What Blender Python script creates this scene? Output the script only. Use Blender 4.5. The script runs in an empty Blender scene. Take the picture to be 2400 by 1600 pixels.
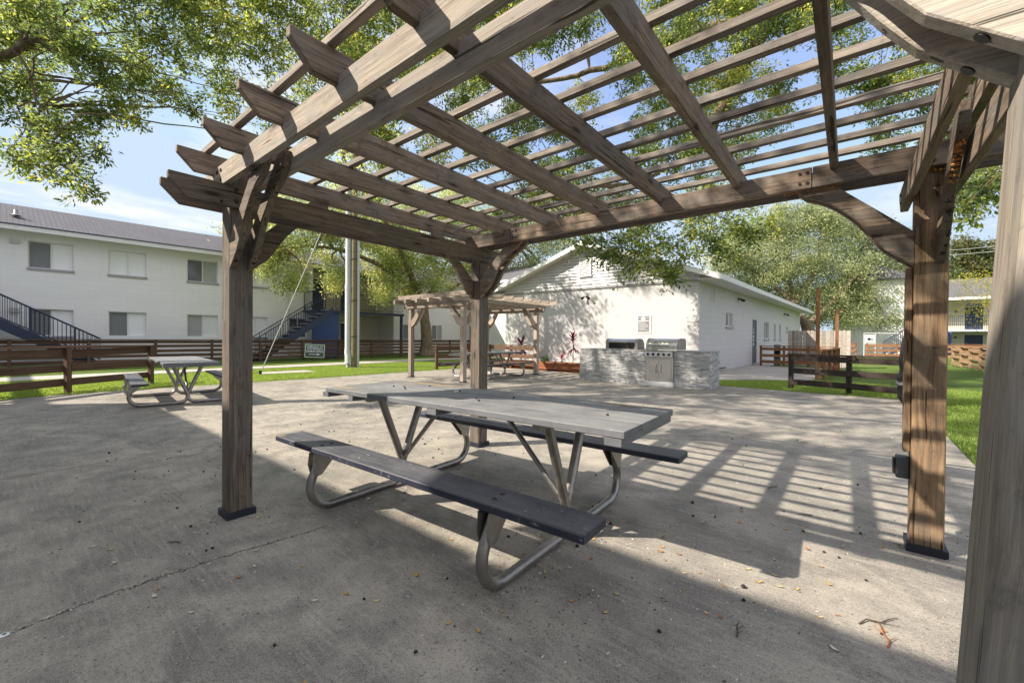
SUN_E=4.7; SKY_S=.15; EXPO=.95; CLOUD=(7.7,.4,0)
CR=[(0.593,-1.002),(0.555,-0.719),(0.562,-0.347),(0.643,0.294)]
CAP=(0.590,-1.002)
SHADE=[(-.3,-2.2,6.3,.6,9),(-1.1,-2.3,6.6,.6,8),(-2.0,-2.0,6.5,.65,8),(-2.9,-1.7,6.6,.7,9),(-3.6,-2.1,7.0,.7,7),(-1.6,-1.2,6.9,.7,8),(-.4,-1.2,7.2,.7,7),(.4,-1.9,6.6,.5,6),(-2.6,-.6,7.2,.8,11),(-3.6,-.2,7.4,.8,10),(-4.6,.5,7.4,.9,10),(-1.4,.2,7.6,.8,12),(-2.4,.9,7.6,.9,13),(-3.6,1.6,7.6,.9,12),(-4.8,2.2,7.6,.9,11),(-1.0,1.6,7.9,.8,10),(-2.0,2.6,8,.9,11),(-3.4,3.0,8,.9,12),(-5.2,3.6,8,.9,10),(-.2,.6,7.8,.7,8),(-4.4,-1.2,7.2,.7,6),(-1.0,3.4,8.2,.9,10),(-6.2,1.4,7.6,.9,9),(-2.9,4.4,8.2,.9,10)]
EXTRA=[(-13.77,7.76,7.20,0.61),(-13.68,7.37,9.20,0.58),(-12.47,8.16,7.50,0.65),(-12.17,7.76,9.30,0.59),(-12.08,7.37,8.20,0.57),(-10.81,8.35,8.20,0.65),(-10.72,7.96,7.00,0.78),(-12.62,7.96,10.00,0.75),(-11.68,7.37,10.50,0.74),(-10.53,7.57,8.30,0.61),(-10.07,7.76,8.90,0.68),(-11.91,8.35,6.20,0.62)]
LEFT=[(-11.4,-1.45,9.31,0.55,11),(-11.99,-1.35,9.12,0.58,11),(-12.52,-1.69,8.68,0.59,11),(-7.41,-1.32,5.82,0.4,11),(-9.97,-1.45,6.61,0.5,11),(-8.03,-1.36,5.45,0.43,11),(-10.77,-1.07,9.16,0.55,11),(-7.27,-1.09,6.76,0.41,11),(-6.36,-0.97,6.13,0.38,11),(-7.46,-0.9,6.28,0.43,11),(-7.83,-0.87,5.82,0.44,11),(-10.94,-0.41,10,0.59,11),(-10.67,-0.41,8.96,0.57,11),(-6.92,-0.68,6.54,0.41,11),(-7.7,-0.7,6.55,0.44,11),(-9.54,-0.5,7.02,0.53,11),(-10.4,-0.56,6.67,0.56,11),(-8.03,-0.14,8.45,0.48,11),(-10.45,0.14,9.57,0.59,11),(-10.08,-0.16,8.32,0.56,11),(-7.59,-0.32,6.5,0.46,11),(-5.76,-0.29,5.49,0.39,11),(-9.81,0.45,9.76,0.58,11),(-6.71,0.35,7.56,0.46,11),(-5.66,0.08,6.27,0.4,11),(-9.2,0.61,7.77,0.57,11),(-5.71,-0.05,5.36,0.4,11),(-8.82,1.23,9.92,0.58,11),(-6.18,0.61,7.46,0.45,11),(-5.51,0.38,6.58,0.41,11),(-5.4,0.52,5.94,0.41,11),(-7.35,0.63,6.36,0.5,11),(-7.49,0.78,6.23,0.51,11),(-6.05,1.2,8.23,0.47,11),(-4.59,0.61,6.43,0.39,11),(-4.88,0.81,6.33,0.41,11),(-6.97,1.38,7.14,0.52,11),(-6.09,1.2,6.42,0.47,11),(-8.14,2.13,10.13,0.6,11),(-5.64,1.66,7.68,0.48,11),(-5.88,1.58,7.33,0.48,11),(-4.56,1.14,6.07,0.41,11),(-7.9,2.11,7.36,0.59,11),(-4.6,1.69,7.85,0.44,11),(-4.79,1.94,7.44,0.46,11),(-6.06,2.41,7.93,0.53,11),(-4.83,1.91,6.53,0.46,11),(-5.28,2.09,6.5,0.48,11),(-5.53,2.65,8.82,0.52,11),(-5.04,2.58,8.29,0.5,11),(-4.84,2.35,7.32,0.48,11),(-5.83,3.06,7.7,0.55,11),(-5.81,2.8,6.98,0.54,11),(-5.98,3.14,6.76,0.56,11),(-5.82,3.9,9.99,0.59,11),(-4.28,3.11,8.07,0.49,11),(-5.99,3.57,8.59,0.58,11),(-5.1,3.3,7.48,0.54,11),(-5.2,3.49,7.26,0.55,11),(-4.73,3.87,9.36,0.55,11),(-2.28,2.46,6.49,0.38,11),(-4.43,3.54,7.93,0.52,11),(-4.33,3.52,7.26,0.52,11),(-3.09,2.69,5.84,0.43,11),(-3.37,2.87,5.69,0.45,11),(-2.02,2.71,7.05,0.39,11),(-3.62,4.02,8.38,0.51,11),(-4.42,4.7,8.74,0.58,11),(-2.79,3.17,6.44,0.44,11),(-4.27,4.47,7.42,0.56,11),(-3.64,3.99,6.38,0.51,11),(-7.85,-0.91,5.25,0.33,9),(-8.21,-0.56,5.47,0.39,10),(-7.11,0.34,5.68,0.35,9),(-7.62,-0.73,4.85,0.29,7),(-6.52,-0.49,4.46,0.31,8),(-6.96,-0.2,4.82,0.33,8),(-6.65,0.06,4.97,0.29,8),(-6.31,0.34,5.08,0.22,5),(-5.95,0.37,4.76,0.11,3),(-6.52,-0.49,4.08,0.24,6),(-6.28,-0.3,4.05,0.22,5),(-7.19,-0.65,4.28,0.18,3),(-6.37,-0.76,3.77,0.12,3),(-6.53,-0.88,3.94,0.13,3),(-6.14,-0.58,3.69,0.12,3),(-5.81,-0.31,3.59,0.12,3),(-5.71,-0.23,3.4,0.08,2),(-5.64,-0.18,3.28,0.05,1),(-5.96,-0.04,4.12,0.12,3),(-7.11,0.72,5.94,0.33,6),(-7.02,1.06,5.98,0.29,5),(-6.74,1.02,5.7,0.11,2),(-6.41,1.29,5.58,0.2,4),(-6.39,1.3,5.36,0.08,1),(-6.3,1.64,5.78,0.34,6),(-6.03,1.85,5.47,0.18,3),(-6.41,2.2,6.16,0.36,6),(-6.6,2.69,6.22,0.38,5),(-6.67,2.62,5.74,0.24,4),(-6.84,3.14,6.5,0.5,6),(-6.22,3.64,6.61,0.55,6),(-6.23,4.29,7,0.52,6),(-5.74,4.68,6.9,0.52,6),(-6.59,2.68,5.41,0.11,2),(-7.03,3.62,6.15,0.31,3)]
OVER=[(-7.68,5.64,13.01,0.52,7),(-8.32,6.61,13.22,0.58,7),(-7.49,5.87,11.71,0.53,7),(-7.57,5.87,10.74,0.53,7),(-5.62,4.41,7.86,0.43,7),(-6.73,5.38,8.03,0.49,7),(-6.65,5.11,7.48,0.48,7),(-5.83,4.99,6.24,0.45,7),(-6.07,5.17,5.93,0.47,7),(-5.82,5.27,11.55,0.46,7),(-7.72,6.89,12.59,0.57,7),(-8.73,7.4,12.65,0.61,7),(-7.23,6.38,10.32,0.54,7),(-5.72,5.59,8.01,0.47,7),(-5.99,5.52,7.33,0.48,7),(-8.24,7.09,7.22,0.59,7),(-5.87,6.46,12.45,0.5,7),(-7.18,7.79,13.65,0.58,7),(-4.33,4.99,9.43,0.41,7),(-4.98,5.89,9.59,0.46,7),(-5.74,6.51,9.57,0.5,7),(-4.54,5.37,7.95,0.43,7),(-6.68,6.91,8.04,0.54,7),(-8.12,7.91,8.17,0.62,7),(-4.72,5.62,5.91,0.45,7),(-5.9,7.27,12.98,0.53,7),(-3.71,5.36,9.95,0.41,7),(-7,8.09,12.04,0.59,7),(-5.89,7.17,10.26,0.53,7),(-3.7,5.41,7.44,0.41,7),(-5.29,7.04,8.64,0.51,7),(-4.31,6.25,7.05,0.45,7),(-5.37,7.02,7.21,0.51,7),(-6.37,7.63,7.02,0.56,7),(-5.07,7.84,13.33,0.53,7),(-4.29,6.7,10.96,0.47,7),(-3.15,5.87,9.49,0.41,7),(-3.95,6.31,9.24,0.45,7),(-6.07,8.45,10.8,0.58,7),(-3.98,6.35,8.18,0.45,7),(-4.43,6.95,8.04,0.48,7),(-5.98,8.4,8.44,0.57,7),(-5.09,7.74,7.11,0.53,7),(-3.32,5.96,5.36,0.42,7),(-4.01,7.62,11.44,0.49,7),(-3.13,6.57,9.93,0.43,7),(-3.13,6.52,9.19,0.43,7),(-3.61,7,9.16,0.46,7),(-3.9,7.93,7.59,0.5,7),(-3.33,7.22,6.7,0.46,7),(-3.14,6.78,5.59,0.44,7),(-3.57,7.13,4.44,0.47,7),(-4.32,9.25,13.87,0.55,7),(-5.12,10.04,14.17,0.6,7),(-2.12,6.4,9.13,0.4,7),(-2.42,6.4,8.6,0.41,7),(-3.15,7.77,9.08,0.47,7),(-3.75,8.2,9.34,0.5,7),(-3.36,7.95,7.03,0.49,7),(-3.1,8.11,5.63,0.49,7),(-2.4,6.77,4.49,0.42,7),(-4.02,10.39,14.21,0.59,7),(-3.15,8.69,12.14,0.5,7),(-3.64,9.84,12.32,0.56,7),(-3.74,10.4,12.01,0.58,7),(-2.01,7,8.47,0.42,7),(-2.47,7.62,6.45,0.45,7),(-2.01,7.03,4.98,0.42,7),(-3.16,9.04,5.16,0.52,7),(-2.51,9.79,12.98,0.52,7),(-3.63,11.33,13.92,0.61,7),(-3.14,10.8,12.53,0.58,7),(-2.05,8.25,9.17,0.46,7),(-3.53,10.75,9.01,0.59,7),(-2.1,8.46,6.03,0.47,7),(-3.18,10.14,6.07,0.56,7),(-3.09,10.09,5.3,0.55,7),(-1.08,7.98,10.6,0.42,7),(-1.83,9.42,11.48,0.49,7),(-1.99,9.92,11.3,0.51,7),(-1.63,9.86,9.35,0.5,7),(-1.23,8.85,7.83,0.46,7),(-2.71,11.32,6.1,0.58,7),(-2.48,11.37,5.58,0.58,7),(-0.54,8.29,10.87,0.42,7),(-1.8,11.8,13.17,0.57,7),(-1.63,10.8,11.74,0.53,7),(-1.07,9.71,9.43,0.48,7),(-1.13,9.62,9,0.48,7),(-2.23,12.6,9.9,0.61,7),(-1.46,11.19,8.06,0.54,7),(-1.42,10.72,7.18,0.53,7),(-0.37,8.23,5.43,0.41,7),(-0.83,9.32,4.56,0.46,7),(0.13,8.66,10.65,0.41,7),(-1.3,12.86,13.76,0.59,7),(-0.84,11.36,11.61,0.53,7),(-0.38,9.31,9.52,0.45,7),(0.29,8.31,8,0.4,7),(-1.44,12.72,10.77,0.59,7),(0.11,8.84,7.21,0.42,7),(-0.4,10.14,7.41,0.48,7),(-0.14,9.65,6.63,0.46,7),(-0.84,11.44,6.49,0.54,7),(-1.5,12.47,5.58,0.59,7),(-0.11,11.43,12.89,0.51,7),(-0.14,11.9,12.6,0.53,7),(0.18,9.41,9.28,0.44,7),(-0.55,12.09,10.57,0.55,7),(-0.5,13.06,10.61,0.58,7),(-0.13,12.13,9.06,0.54,7),(-0.4,13.16,8.93,0.58,7),(0.38,9.36,6.39,0.43,7),(0.34,8.98,5.65,0.42,7),(-0.39,12.89,6.17,0.57,7),(-0.16,11.92,4.99,0.53,7),(0.29,11.3,11.95,0.5,7),(0.87,9.53,9.03,0.42,7),(0.49,11.68,9.95,0.51,7),(1.01,9.63,7.2,0.42,7),(-0.03,13.96,9.09,0.6,7),(0.2,12.7,7.72,0.55,7),(0.8,10.85,6.01,0.47,7),(0.11,12.41,5.32,0.54,7),(1.11,11.49,11.26,0.48,7),(0.92,14.08,12.91,0.58,7),(1.32,9.24,8.53,0.4,7),(0.91,12.15,10,0.51,7),(0.91,11.66,9.15,0.49,7),(0.6,14.72,10.2,0.61,7),(0.93,12.63,7.21,0.53,7),(1.24,15.04,14.59,0.6,7),(1.25,14.89,13.58,0.59,7),(1.09,15.27,13.23,0.61,7),(1.94,11.4,9.81,0.46,7),(1.86,10.37,8.58,0.42,7),(1.8,10.78,7.39,0.44,7),(1.36,13.02,7.94,0.53,7),(1.17,15.05,8.4,0.6,7),(2.08,16.11,15.31,0.61,7),(2.24,13,11.29,0.5,7),(2.19,13.53,10.68,0.52,7),(2.27,10.77,8.52,0.43,7),(2.55,16.17,14.89,0.6,7),(2.6,16.27,14.07,0.6,7),(2.98,11.57,9.67,0.43,7),(2.91,15.21,11.83,0.56,7),(2.82,12.29,9.22,0.46,7),(2.83,12.62,8.56,0.47,7),(2.8,13.26,8.36,0.5,7),(3.47,14.99,13.32,0.54,7),(3.22,13.54,11.86,0.49,7),(3.44,11.2,9.49,0.41,7),(3.16,16.27,11.16,0.59,7),(3.43,12.27,7.61,0.45,7),(3.95,12.98,11.7,0.45,7),(3.83,14.54,12.36,0.51,7),(3.98,12.7,10.11,0.44,7),(3.82,12.28,7.46,0.44,7),(3.8,14.02,7.7,0.5,7),(3.92,12.95,6.37,0.46,7),(4.36,12.33,10.65,0.42,7),(4.27,13.26,11,0.45,7),(4.33,12.34,9.6,0.42,7),(4.31,11.87,8.11,0.41,7),(4.87,16.69,10.1,0.56,7),(4.22,12.09,7.3,0.42,7),(4.55,11.95,10.41,0.4,7),(5.06,15.2,11,0.5,7),(5.15,15.76,10.32,0.52,7),(5.46,18.79,11.04,0.61,7),(5.43,18.4,10.06,0.6,7),(4.93,14.15,7.29,0.47,7),(4.86,12.32,5.99,0.41,7),(5.53,15.63,12.5,0.5,7),(5.43,13.8,10.62,0.44,7),(5.4,13.03,9.12,0.42,7),(5.3,13.42,8.63,0.43,7),(5.49,14.14,8.57,0.45,7),(5.24,13.09,7.54,0.42,7),(5.97,17.02,8.35,0.54,7),(5.47,14.3,6.44,0.46,7),(6.36,17.98,13.83,0.56,7),(6.46,18.86,13.49,0.58,7),(6.55,17.77,12.19,0.55,7),(6.46,17.92,11.42,0.55,7),(6.3,16.38,9.81,0.51,7),(6.48,18.74,10.29,0.58,7),(5.61,13.37,7.34,0.42,7),(5.83,14.31,6.91,0.45,7),(6.63,17.58,7.47,0.54,7),(7.18,18.69,13.99,0.56,7),(6.68,16.38,11.77,0.49,7),(7.45,19.57,13.12,0.58,7),(6.85,16.46,9.93,0.49,7),(6.2,13.24,7.62,0.4,7),(7.53,19.56,9.5,0.58,7),(7.1,17.8,8.11,0.53,7),(6.23,14.39,6.24,0.44,7)]
FRONT=[(-1.58,6.72,3.53,0.21,3),(-1.36,6.9,3.39,0.26,4),(-0.93,6.99,3.25,0.32,6),(-0.45,7.12,3.08,0.38,8),(-0.06,7.3,2.88,0.37,8),(0.29,7.59,2.71,0.34,7),(0.6,7.84,2.89,0.23,5),(0.43,7.57,2.38,0.11,2),(-0.33,7.48,3.45,0.37,7),(-0.75,7.13,2.93,0.2,3),(0.18,7.63,3.26,0.34,7),(0.66,8.03,3.36,0.32,6),(1.08,8.37,3.45,0.34,7),(1.43,8.65,3.55,0.29,6),(1.65,8.82,3.32,0.22,4),(1.12,8.4,3.05,0.23,4),(1.37,8.6,2.96,0.13,2),(-0.38,7.17,2.58,0.13,2),(1.95,8.82,3.67,0.09,2),(0.61,8.51,4.03,0.57,6),(1.34,9.11,4.22,0.57,4),(-0.27,7.8,3.83,0.47,6),(4.77,8.27,3.74,0.21,5),(4.7,8.21,3.57,0.18,5),(4.58,8.11,3.41,0.16,4),(4.48,8.03,3.21,0.1,3),(4.43,7.99,3.05,0.07,2),(4.96,8.68,3.59,0.19,4),(5,8.72,3.99,0.24,5),(4.83,9.36,4.39,0.29,5)]
MID=[(-17.97,6.98,5.51,0.92),(-17.85,7.71,4.79,0.94),(-18.16,7.45,3.95,0.80),(-18.12,6.85,4.69,0.72),(-17.72,8.47,5.75,1.08),(-17.90,8.99,6.74,1.21),(-17.35,8.11,3.75,0.63),(-18.20,7.45,6.47,1.05),(-18.17,10.04,6.09,1.15),(-17.80,10.33,4.71,1.04),(-17.61,10.47,3.79,0.65),(-17.47,10.63,7.02,1.27),(-17.83,11.61,6.33,0.97),(-18.15,12.63,5.55,1.13),(-18.22,13.86,5.21,1.26),(-17.20,14.68,5.49,1.31),(-18.23,13.86,6.79,1.44),(-16.96,16.17,5.94,1.36),(-15.90,17.03,6.23,1.23),(-17.82,15.49,7.02,1.50),(-17.74,12.94,4.29,0.88),(-17.17,14.04,3.98,0.90),(-16.47,15.26,4.45,0.92),(-17.49,12.50,3.36,0.44),(-16.31,16.69,4.86,0.95),(-15.97,18.26,5.58,1.13),(-15.54,18.62,6.71,1.42),(-15.71,17.21,7.59,1.50),(-17.29,12.07,7.78,1.45),(-17.45,14.53,8.90,1.84),(-16.15,16.87,9.23,1.91),(-18.20,10.05,8.17,1.39),(-18.93,8.16,7.62,1.10),(-18.85,6.92,6.46,0.63),(-19.41,5.82,6.11,0.37)]
BACKL=[(-19.58,24.38,8.86,2.14),(-18.18,25.50,7.45,1.78),(-17.08,26.41,8.53,1.78),(-17.61,25.95,6.39,1.07),(-16.26,28.37,9.13,1.47),(-19.05,24.84,11.01,2.50),(-17.42,27.45,11.32,2.57),(-15.36,30.40,10.51,1.89),(-19.68,22.98,5.86,1.39),(-18.06,24.28,5.36,0.87),(-15.97,29.93,12.39,2.64),(-21.81,22.59,10.27,2.50)]
RT=[(-4.87,36.29,7.59,1.43),(-3.78,37.19,8.67,1.78),(-2.68,38.09,9.75,1.78),(-1.31,39.22,10.48,1.96),(0.35,40.57,10.86,1.96),(1.75,41.69,10.16,1.96),(3.42,43.04,9.46,1.96),(4.82,44.16,8.05,1.78),(5.95,45.05,6.28,1.61),(-1.95,37.38,7.43,1.90),(-0.07,38.90,7.80,2.08),(1.82,40.43,7.47,2.08),(3.72,41.95,6.11,2.08),(-2.74,36.72,6.04,1.56),(-0.85,38.24,5.71,1.90),(1.04,39.77,5.04,1.90),(2.93,41.29,4.37,1.73),(4.82,42.82,4.39,1.73),(6.17,43.91,4.05,1.39),(1.91,39.16,3.25,1.34),(3.48,40.43,2.93,1.18),(5.57,42.12,2.62,1.01),(6.77,45.73,7.71,1.43),(0.87,38.32,2.90,1.01),(-4.03,36.96,6.89,1.25),(-5.43,35.84,7.58,0.71),(4.52,43.94,10.19,0.89),(1.17,41.24,11.94,0.64),(2.98,42.70,11.24,0.57)]
FR=[(16.31,87.03,14.96,1.64),(17.78,88.22,14.35,1.39),(15.11,86.03,12.75,1.39),(19.26,89.40,13.73,1.13),(16.84,87.42,11.50,1.89),(18.80,89.00,11.21,1.76),(14.75,83.12,9.93,1.52),(19.73,89.80,15.31,0.88)]
YEL=[(11.34,57.14,6.38,1.09),(12.64,58.20,6.82,1.26),(13.64,58.99,5.15,1.01),(12.01,57.67,4.71,1.01),(13.32,58.72,3.89,0.92),(11.04,56.87,3.86,0.76),(12.68,58.19,3.04,0.67),(14.27,59.52,6.41,1.09)]
import bpy, math, random
import numpy as np
from mathutils import Vector, Matrix
C = bpy.context.scene.collection
R = math.radians
random.seed(11)
rng = np.random.default_rng(7)

# ------------------------------------------------------------------ mesh helpers
PM={}
class MB:
    def __init__(s): s.v=[]; s.f=[]; s.sm=[]
    def add(s, vs, fs, smooth=False):
        o=len(s.v); s.v+=[tuple(v) for v in vs]
        for f in fs: s.f.append(tuple(o+i for i in f)); s.sm.append(smooth)
        return s
    def box(s, lo, hi, M=None):
        x0,y0,z0=lo; x1,y1,z1=hi
        v=[Vector(p) for p in ((x0,y0,z0),(x1,y0,z0),(x1,y1,z0),(x0,y1,z0),(x0,y0,z1),(x1,y0,z1),(x1,y1,z1),(x0,y1,z1))]
        if M is not None: v=[M@p for p in v]
        return s.add(v,[(0,3,2,1),(4,5,6,7),(0,1,5,4),(1,2,6,5),(2,3,7,6),(3,0,4,7)])
    def cbox(s, L, w, h, c=.004, x0=None):
        """chamfered bar along local x, centred"""
        a=-L/2 if x0 is None else x0; b=a+L
        y,z=w/2,h/2; c=min(c,y*.4,z*.4)
        P=[(-y+c,-z),(y-c,-z),(y,-z+c),(y,z-c),(y-c,z),(-y+c,z),(-y,z-c),(-y,-z+c)]
        v=[]
        for x,k in ((a,1-c/max(y,z)),(a+c,1),(b-c,1),(b,1-c/max(y,z))):
            v+=[(x,p[0]*k,p[1]*k) for p in P]
        f=[tuple(range(7,-1,-1)),tuple(range(24,32))]
        for j in range(3):
            for i in range(8):
                n=(i+1)%8; f.append((j*8+i,j*8+n,j*8+8+n,j*8+8+i))
        return s.add(v,f)
    def prism(s, pts, y0, y1, axis='y'):
        n=len(pts)
        area=sum(pts[i][0]*pts[(i+1)%n][1]-pts[(i+1)%n][0]*pts[i][1] for i in range(n))
        if area<0: pts=pts[::-1]
        v=[(p[0],y0,p[1]) for p in pts]+[(p[0],y1,p[1]) for p in pts]
        f=[tuple(range(n)),tuple(range(2*n-1,n-1,-1))]
        for i in range(n):
            j=(i+1)%n; f.append((j,i,n+i,n+j))
        if axis=='x': v=[(q[1],q[0],q[2]) for q in v]; f=[t[::-1] for t in f]
        if axis=='z': v=[(q[0],q[2],q[1]) for q in v]; f=[t[::-1] for t in f]
        return s.add(v,f)
    def tube(s, path, r, seg=12, cap=True, smooth=True):
        P=[Vector(p) for p in path]; n=len(P)
        rr=r if isinstance(r,(list,tuple)) else [r]*n
        T=[(P[min(i+1,n-1)]-P[max(i-1,0)]).normalized() for i in range(n)]
        a=Vector((0,0,1)) if abs(T[0].z)<.9 else Vector((1,0,0))
        N=(a-T[0]*a.dot(T[0])).normalized(); v=[]
        for i in range(n):
            N=(N-T[i]*N.dot(T[i])); N=N.normalized() if N.length>1e-6 else T[i].orthogonal().normalized()
            B=T[i].cross(N)
            for k in range(seg):
                t=2*math.pi*k/seg; v.append(P[i]+(N*math.cos(t)+B*math.sin(t))*rr[i])
        f=[]
        for i in range(n-1):
            for k in range(seg):
                j=(k+1)%seg; f.append((i*seg+k,i*seg+j,i*seg+seg+j,i*seg+seg+k))
        s.add(v,f,smooth)
        if cap: s.add([v[k] for k in range(seg)],[tuple(range(seg-1,-1,-1))]); s.add(v[-seg:],[tuple(range(seg))])
        return s
    def cyl(s, a, b, r, seg=16, r2=None): return s.tube([a,b],[r,r if r2 is None else r2],seg)
    def lathe(s, prof, seg=16, c=(0,0,0)):
        v=[]; n=len(prof)
        for r_,z in prof:
            for k in range(seg):
                t=2*math.pi*k/seg; v.append((c[0]+r_*math.cos(t),c[1]+r_*math.sin(t),c[2]+z))
        f=[]
        for i in range(n-1):
            for k in range(seg):
                j=(k+1)%seg; f.append((i*seg+k,i*seg+j,i*seg+seg+j,i*seg+seg+k))
        return s.add(v,f,True)
    def quad(s,a,b,c,d): return s.add([a,b,c,d],[(0,1,2,3)])
    def build(s, name, mat, parent=None, M=None, bevel=0):
        me=bpy.data.meshes.new(name); me.from_pydata(s.v,[],s.f); me.update()
        me.polygons.foreach_set('use_smooth',s.sm)
        if mat is not None: me.materials.append(mat)
        o=bpy.data.objects.new(name,me); C.objects.link(o)
        if parent is not None: o.parent=parent
        if M is not None: o.matrix_local=M; PM[o.name]=M.copy()
        if bevel:
            m=o.modifiers.new('b','BEVEL'); m.width=bevel; m.segments=1; m.limit_method='ANGLE'
        return o
def tag(o,label=None,cat=None,group=None,kind=None):
    if label: o['label']=label
    if cat: o['category']=cat
    if group: o['group']=group
    if kind: o['kind']=kind
    return o
def thing(name,label,cat,loc=(0,0,0),rz=0,group=None):
    o=bpy.data.objects.new(name,None); C.objects.link(o); o.empty_display_size=.2
    o.location=loc; o.rotation_euler=(0,0,rz); return tag(o,label,cat,group)
def copy_tree(o,parent=None,src_children=None):
    c=o.copy(); C.objects.link(c); c.parent=parent
    for ch in o.children: copy_tree(ch,c)
    return c
def frame(a,b,up=(0,0,1)):
    a=Vector(a); b=Vector(b); x=(b-a).normalized(); u=Vector(up)
    y=u.cross(x)
    if y.length<1e-4: y=Vector((0,1,0))
    y.normalize(); z=x.cross(y)
    return Matrix(((x.x,y.x,z.x,(a.x+b.x)/2),(x.y,y.y,z.y,(a.y+b.y)/2),(x.z,y.z,z.z,(a.z+b.z)/2),(0,0,0,1)))
def board(name,parent,a,b,w,h,mat,up=(0,0,1),c=.004):
    L=(Vector(b)-Vector(a)).length
    return MB().cbox(L,w,h,c).build(name,mat,parent,frame(a,b,up))
def pboard(name,parent,org,xd,zd,pts,t,mat,bevel=.003):
    """profile (u,v) in the plane xd,zd, thickness t centred on org"""
    x=Vector(xd).normalized(); z=Vector(zd).normalized(); y=z.cross(x); o=Vector(org)
    M=Matrix(((x.x,y.x,z.x,o.x),(x.y,y.y,z.y,o.y),(x.z,y.z,z.z,o.z),(0,0,0,1)))
    return MB().prism(pts,-t/2,t/2).build(name,mat,parent,M,bevel)
def T(x,y,z): return Matrix.Translation((x,y,z))

# ------------------------------------------------------------------ materials
def mat(name):
    m=bpy.data.materials.new(name); m.use_nodes=True; nt=m.node_tree
    for n in list(nt.nodes): nt.nodes.remove(n)
    out=nt.nodes.new('ShaderNodeOutputMaterial')
    return m,nt,out
class NT:
    def __init__(s,nt): s.nt=nt
    def n(s,t,**k):
        x=s.nt.nodes.new(t)
        for a,b in k.items():
            if a.startswith('i_'):
                key=a[2:].replace('_',' ')
                x.inputs[key].default_value=b
            else: setattr(x,a,b)
        return x
    def l(s,a,b): s.nt.links.new(a,b)
    def noise(s,vec,scale,detail=5,rough=.55,dist=0):
        x=s.n('ShaderNodeTexNoise'); x.inputs['Scale'].default_value=scale; x.inputs['Detail'].default_value=detail
        x.inputs['Roughness'].default_value=rough; x.inputs['Distortion'].default_value=dist
        if vec is not None: s.l(vec,x.inputs['Vector'])
        return x.outputs['Fac']
    def map(s,vec,scale=(1,1,1),loc=(0,0,0),rot=(0,0,0)):
        x=s.n('ShaderNodeMapping'); x.inputs['Scale'].default_value=scale; x.inputs['Location'].default_value=loc; x.inputs['Rotation'].default_value=rot
        s.l(vec,x.inputs['Vector']); return x.outputs['Vector']
    def ramp(s,fac,stops):
        x=s.n('ShaderNodeValToRGB'); e=x.color_ramp.elements
        while len(e)<len(stops): e.new(.5)
        for i,(p,c) in enumerate(stops):
            e[i].position=p; e[i].color=(c,c,c,1) if isinstance(c,(int,float)) else (*c,1)
        s.l(fac,x.inputs['Fac']); return x.outputs['Color']
    def mix(s,f,a,b,mode='MIX'):
        x=s.n('ShaderNodeMix',data_type='RGBA',blend_type=mode)
        for i,v in ((0,f),(6,a),(7,b)):
            if hasattr(v,'links'): s.l(v,x.inputs[i])
            else: x.inputs[i].default_value=v if i==0 else (*v,1)
        return x.outputs[2]
    def math(s,op,a,b=None,clamp=False):
        x=s.n('ShaderNodeMath',operation=op,use_clamp=clamp)
        for i,v in ((0,a),(1,b)):
            if v is None: continue
            if hasattr(v,'links'): s.l(v,x.inputs[i])
            else: x.inputs[i].default_value=v
        return x.outputs[0]
    def bump(s,h,strength=.3,dist=.01,normal=None):
        x=s.n('ShaderNodeBump'); x.inputs['Strength'].default_value=strength; x.inputs['Distance'].default_value=dist
        s.l(h,x.inputs['Height'])
        if normal is not None: s.l(normal,x.inputs['Normal'])
        return x.outputs['Normal']
    def bsdf(s,out,col,rough=.7,metal=0,normal=None,spec=.4):
        x=s.n('ShaderNodeBsdfPrincipled')
        for k,v in (('Base Color',col),('Roughness',rough),('Metallic',metal),('Specular IOR Level',spec)):
            if hasattr(v,'links'): s.l(v,x.inputs[k])
            else: x.inputs[k].default_value=(*v,1) if isinstance(v,tuple) else v
        if normal is not None: s.l(normal,x.inputs['Normal'])
        s.l(x.outputs[0],out.inputs[0]); return x

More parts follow.
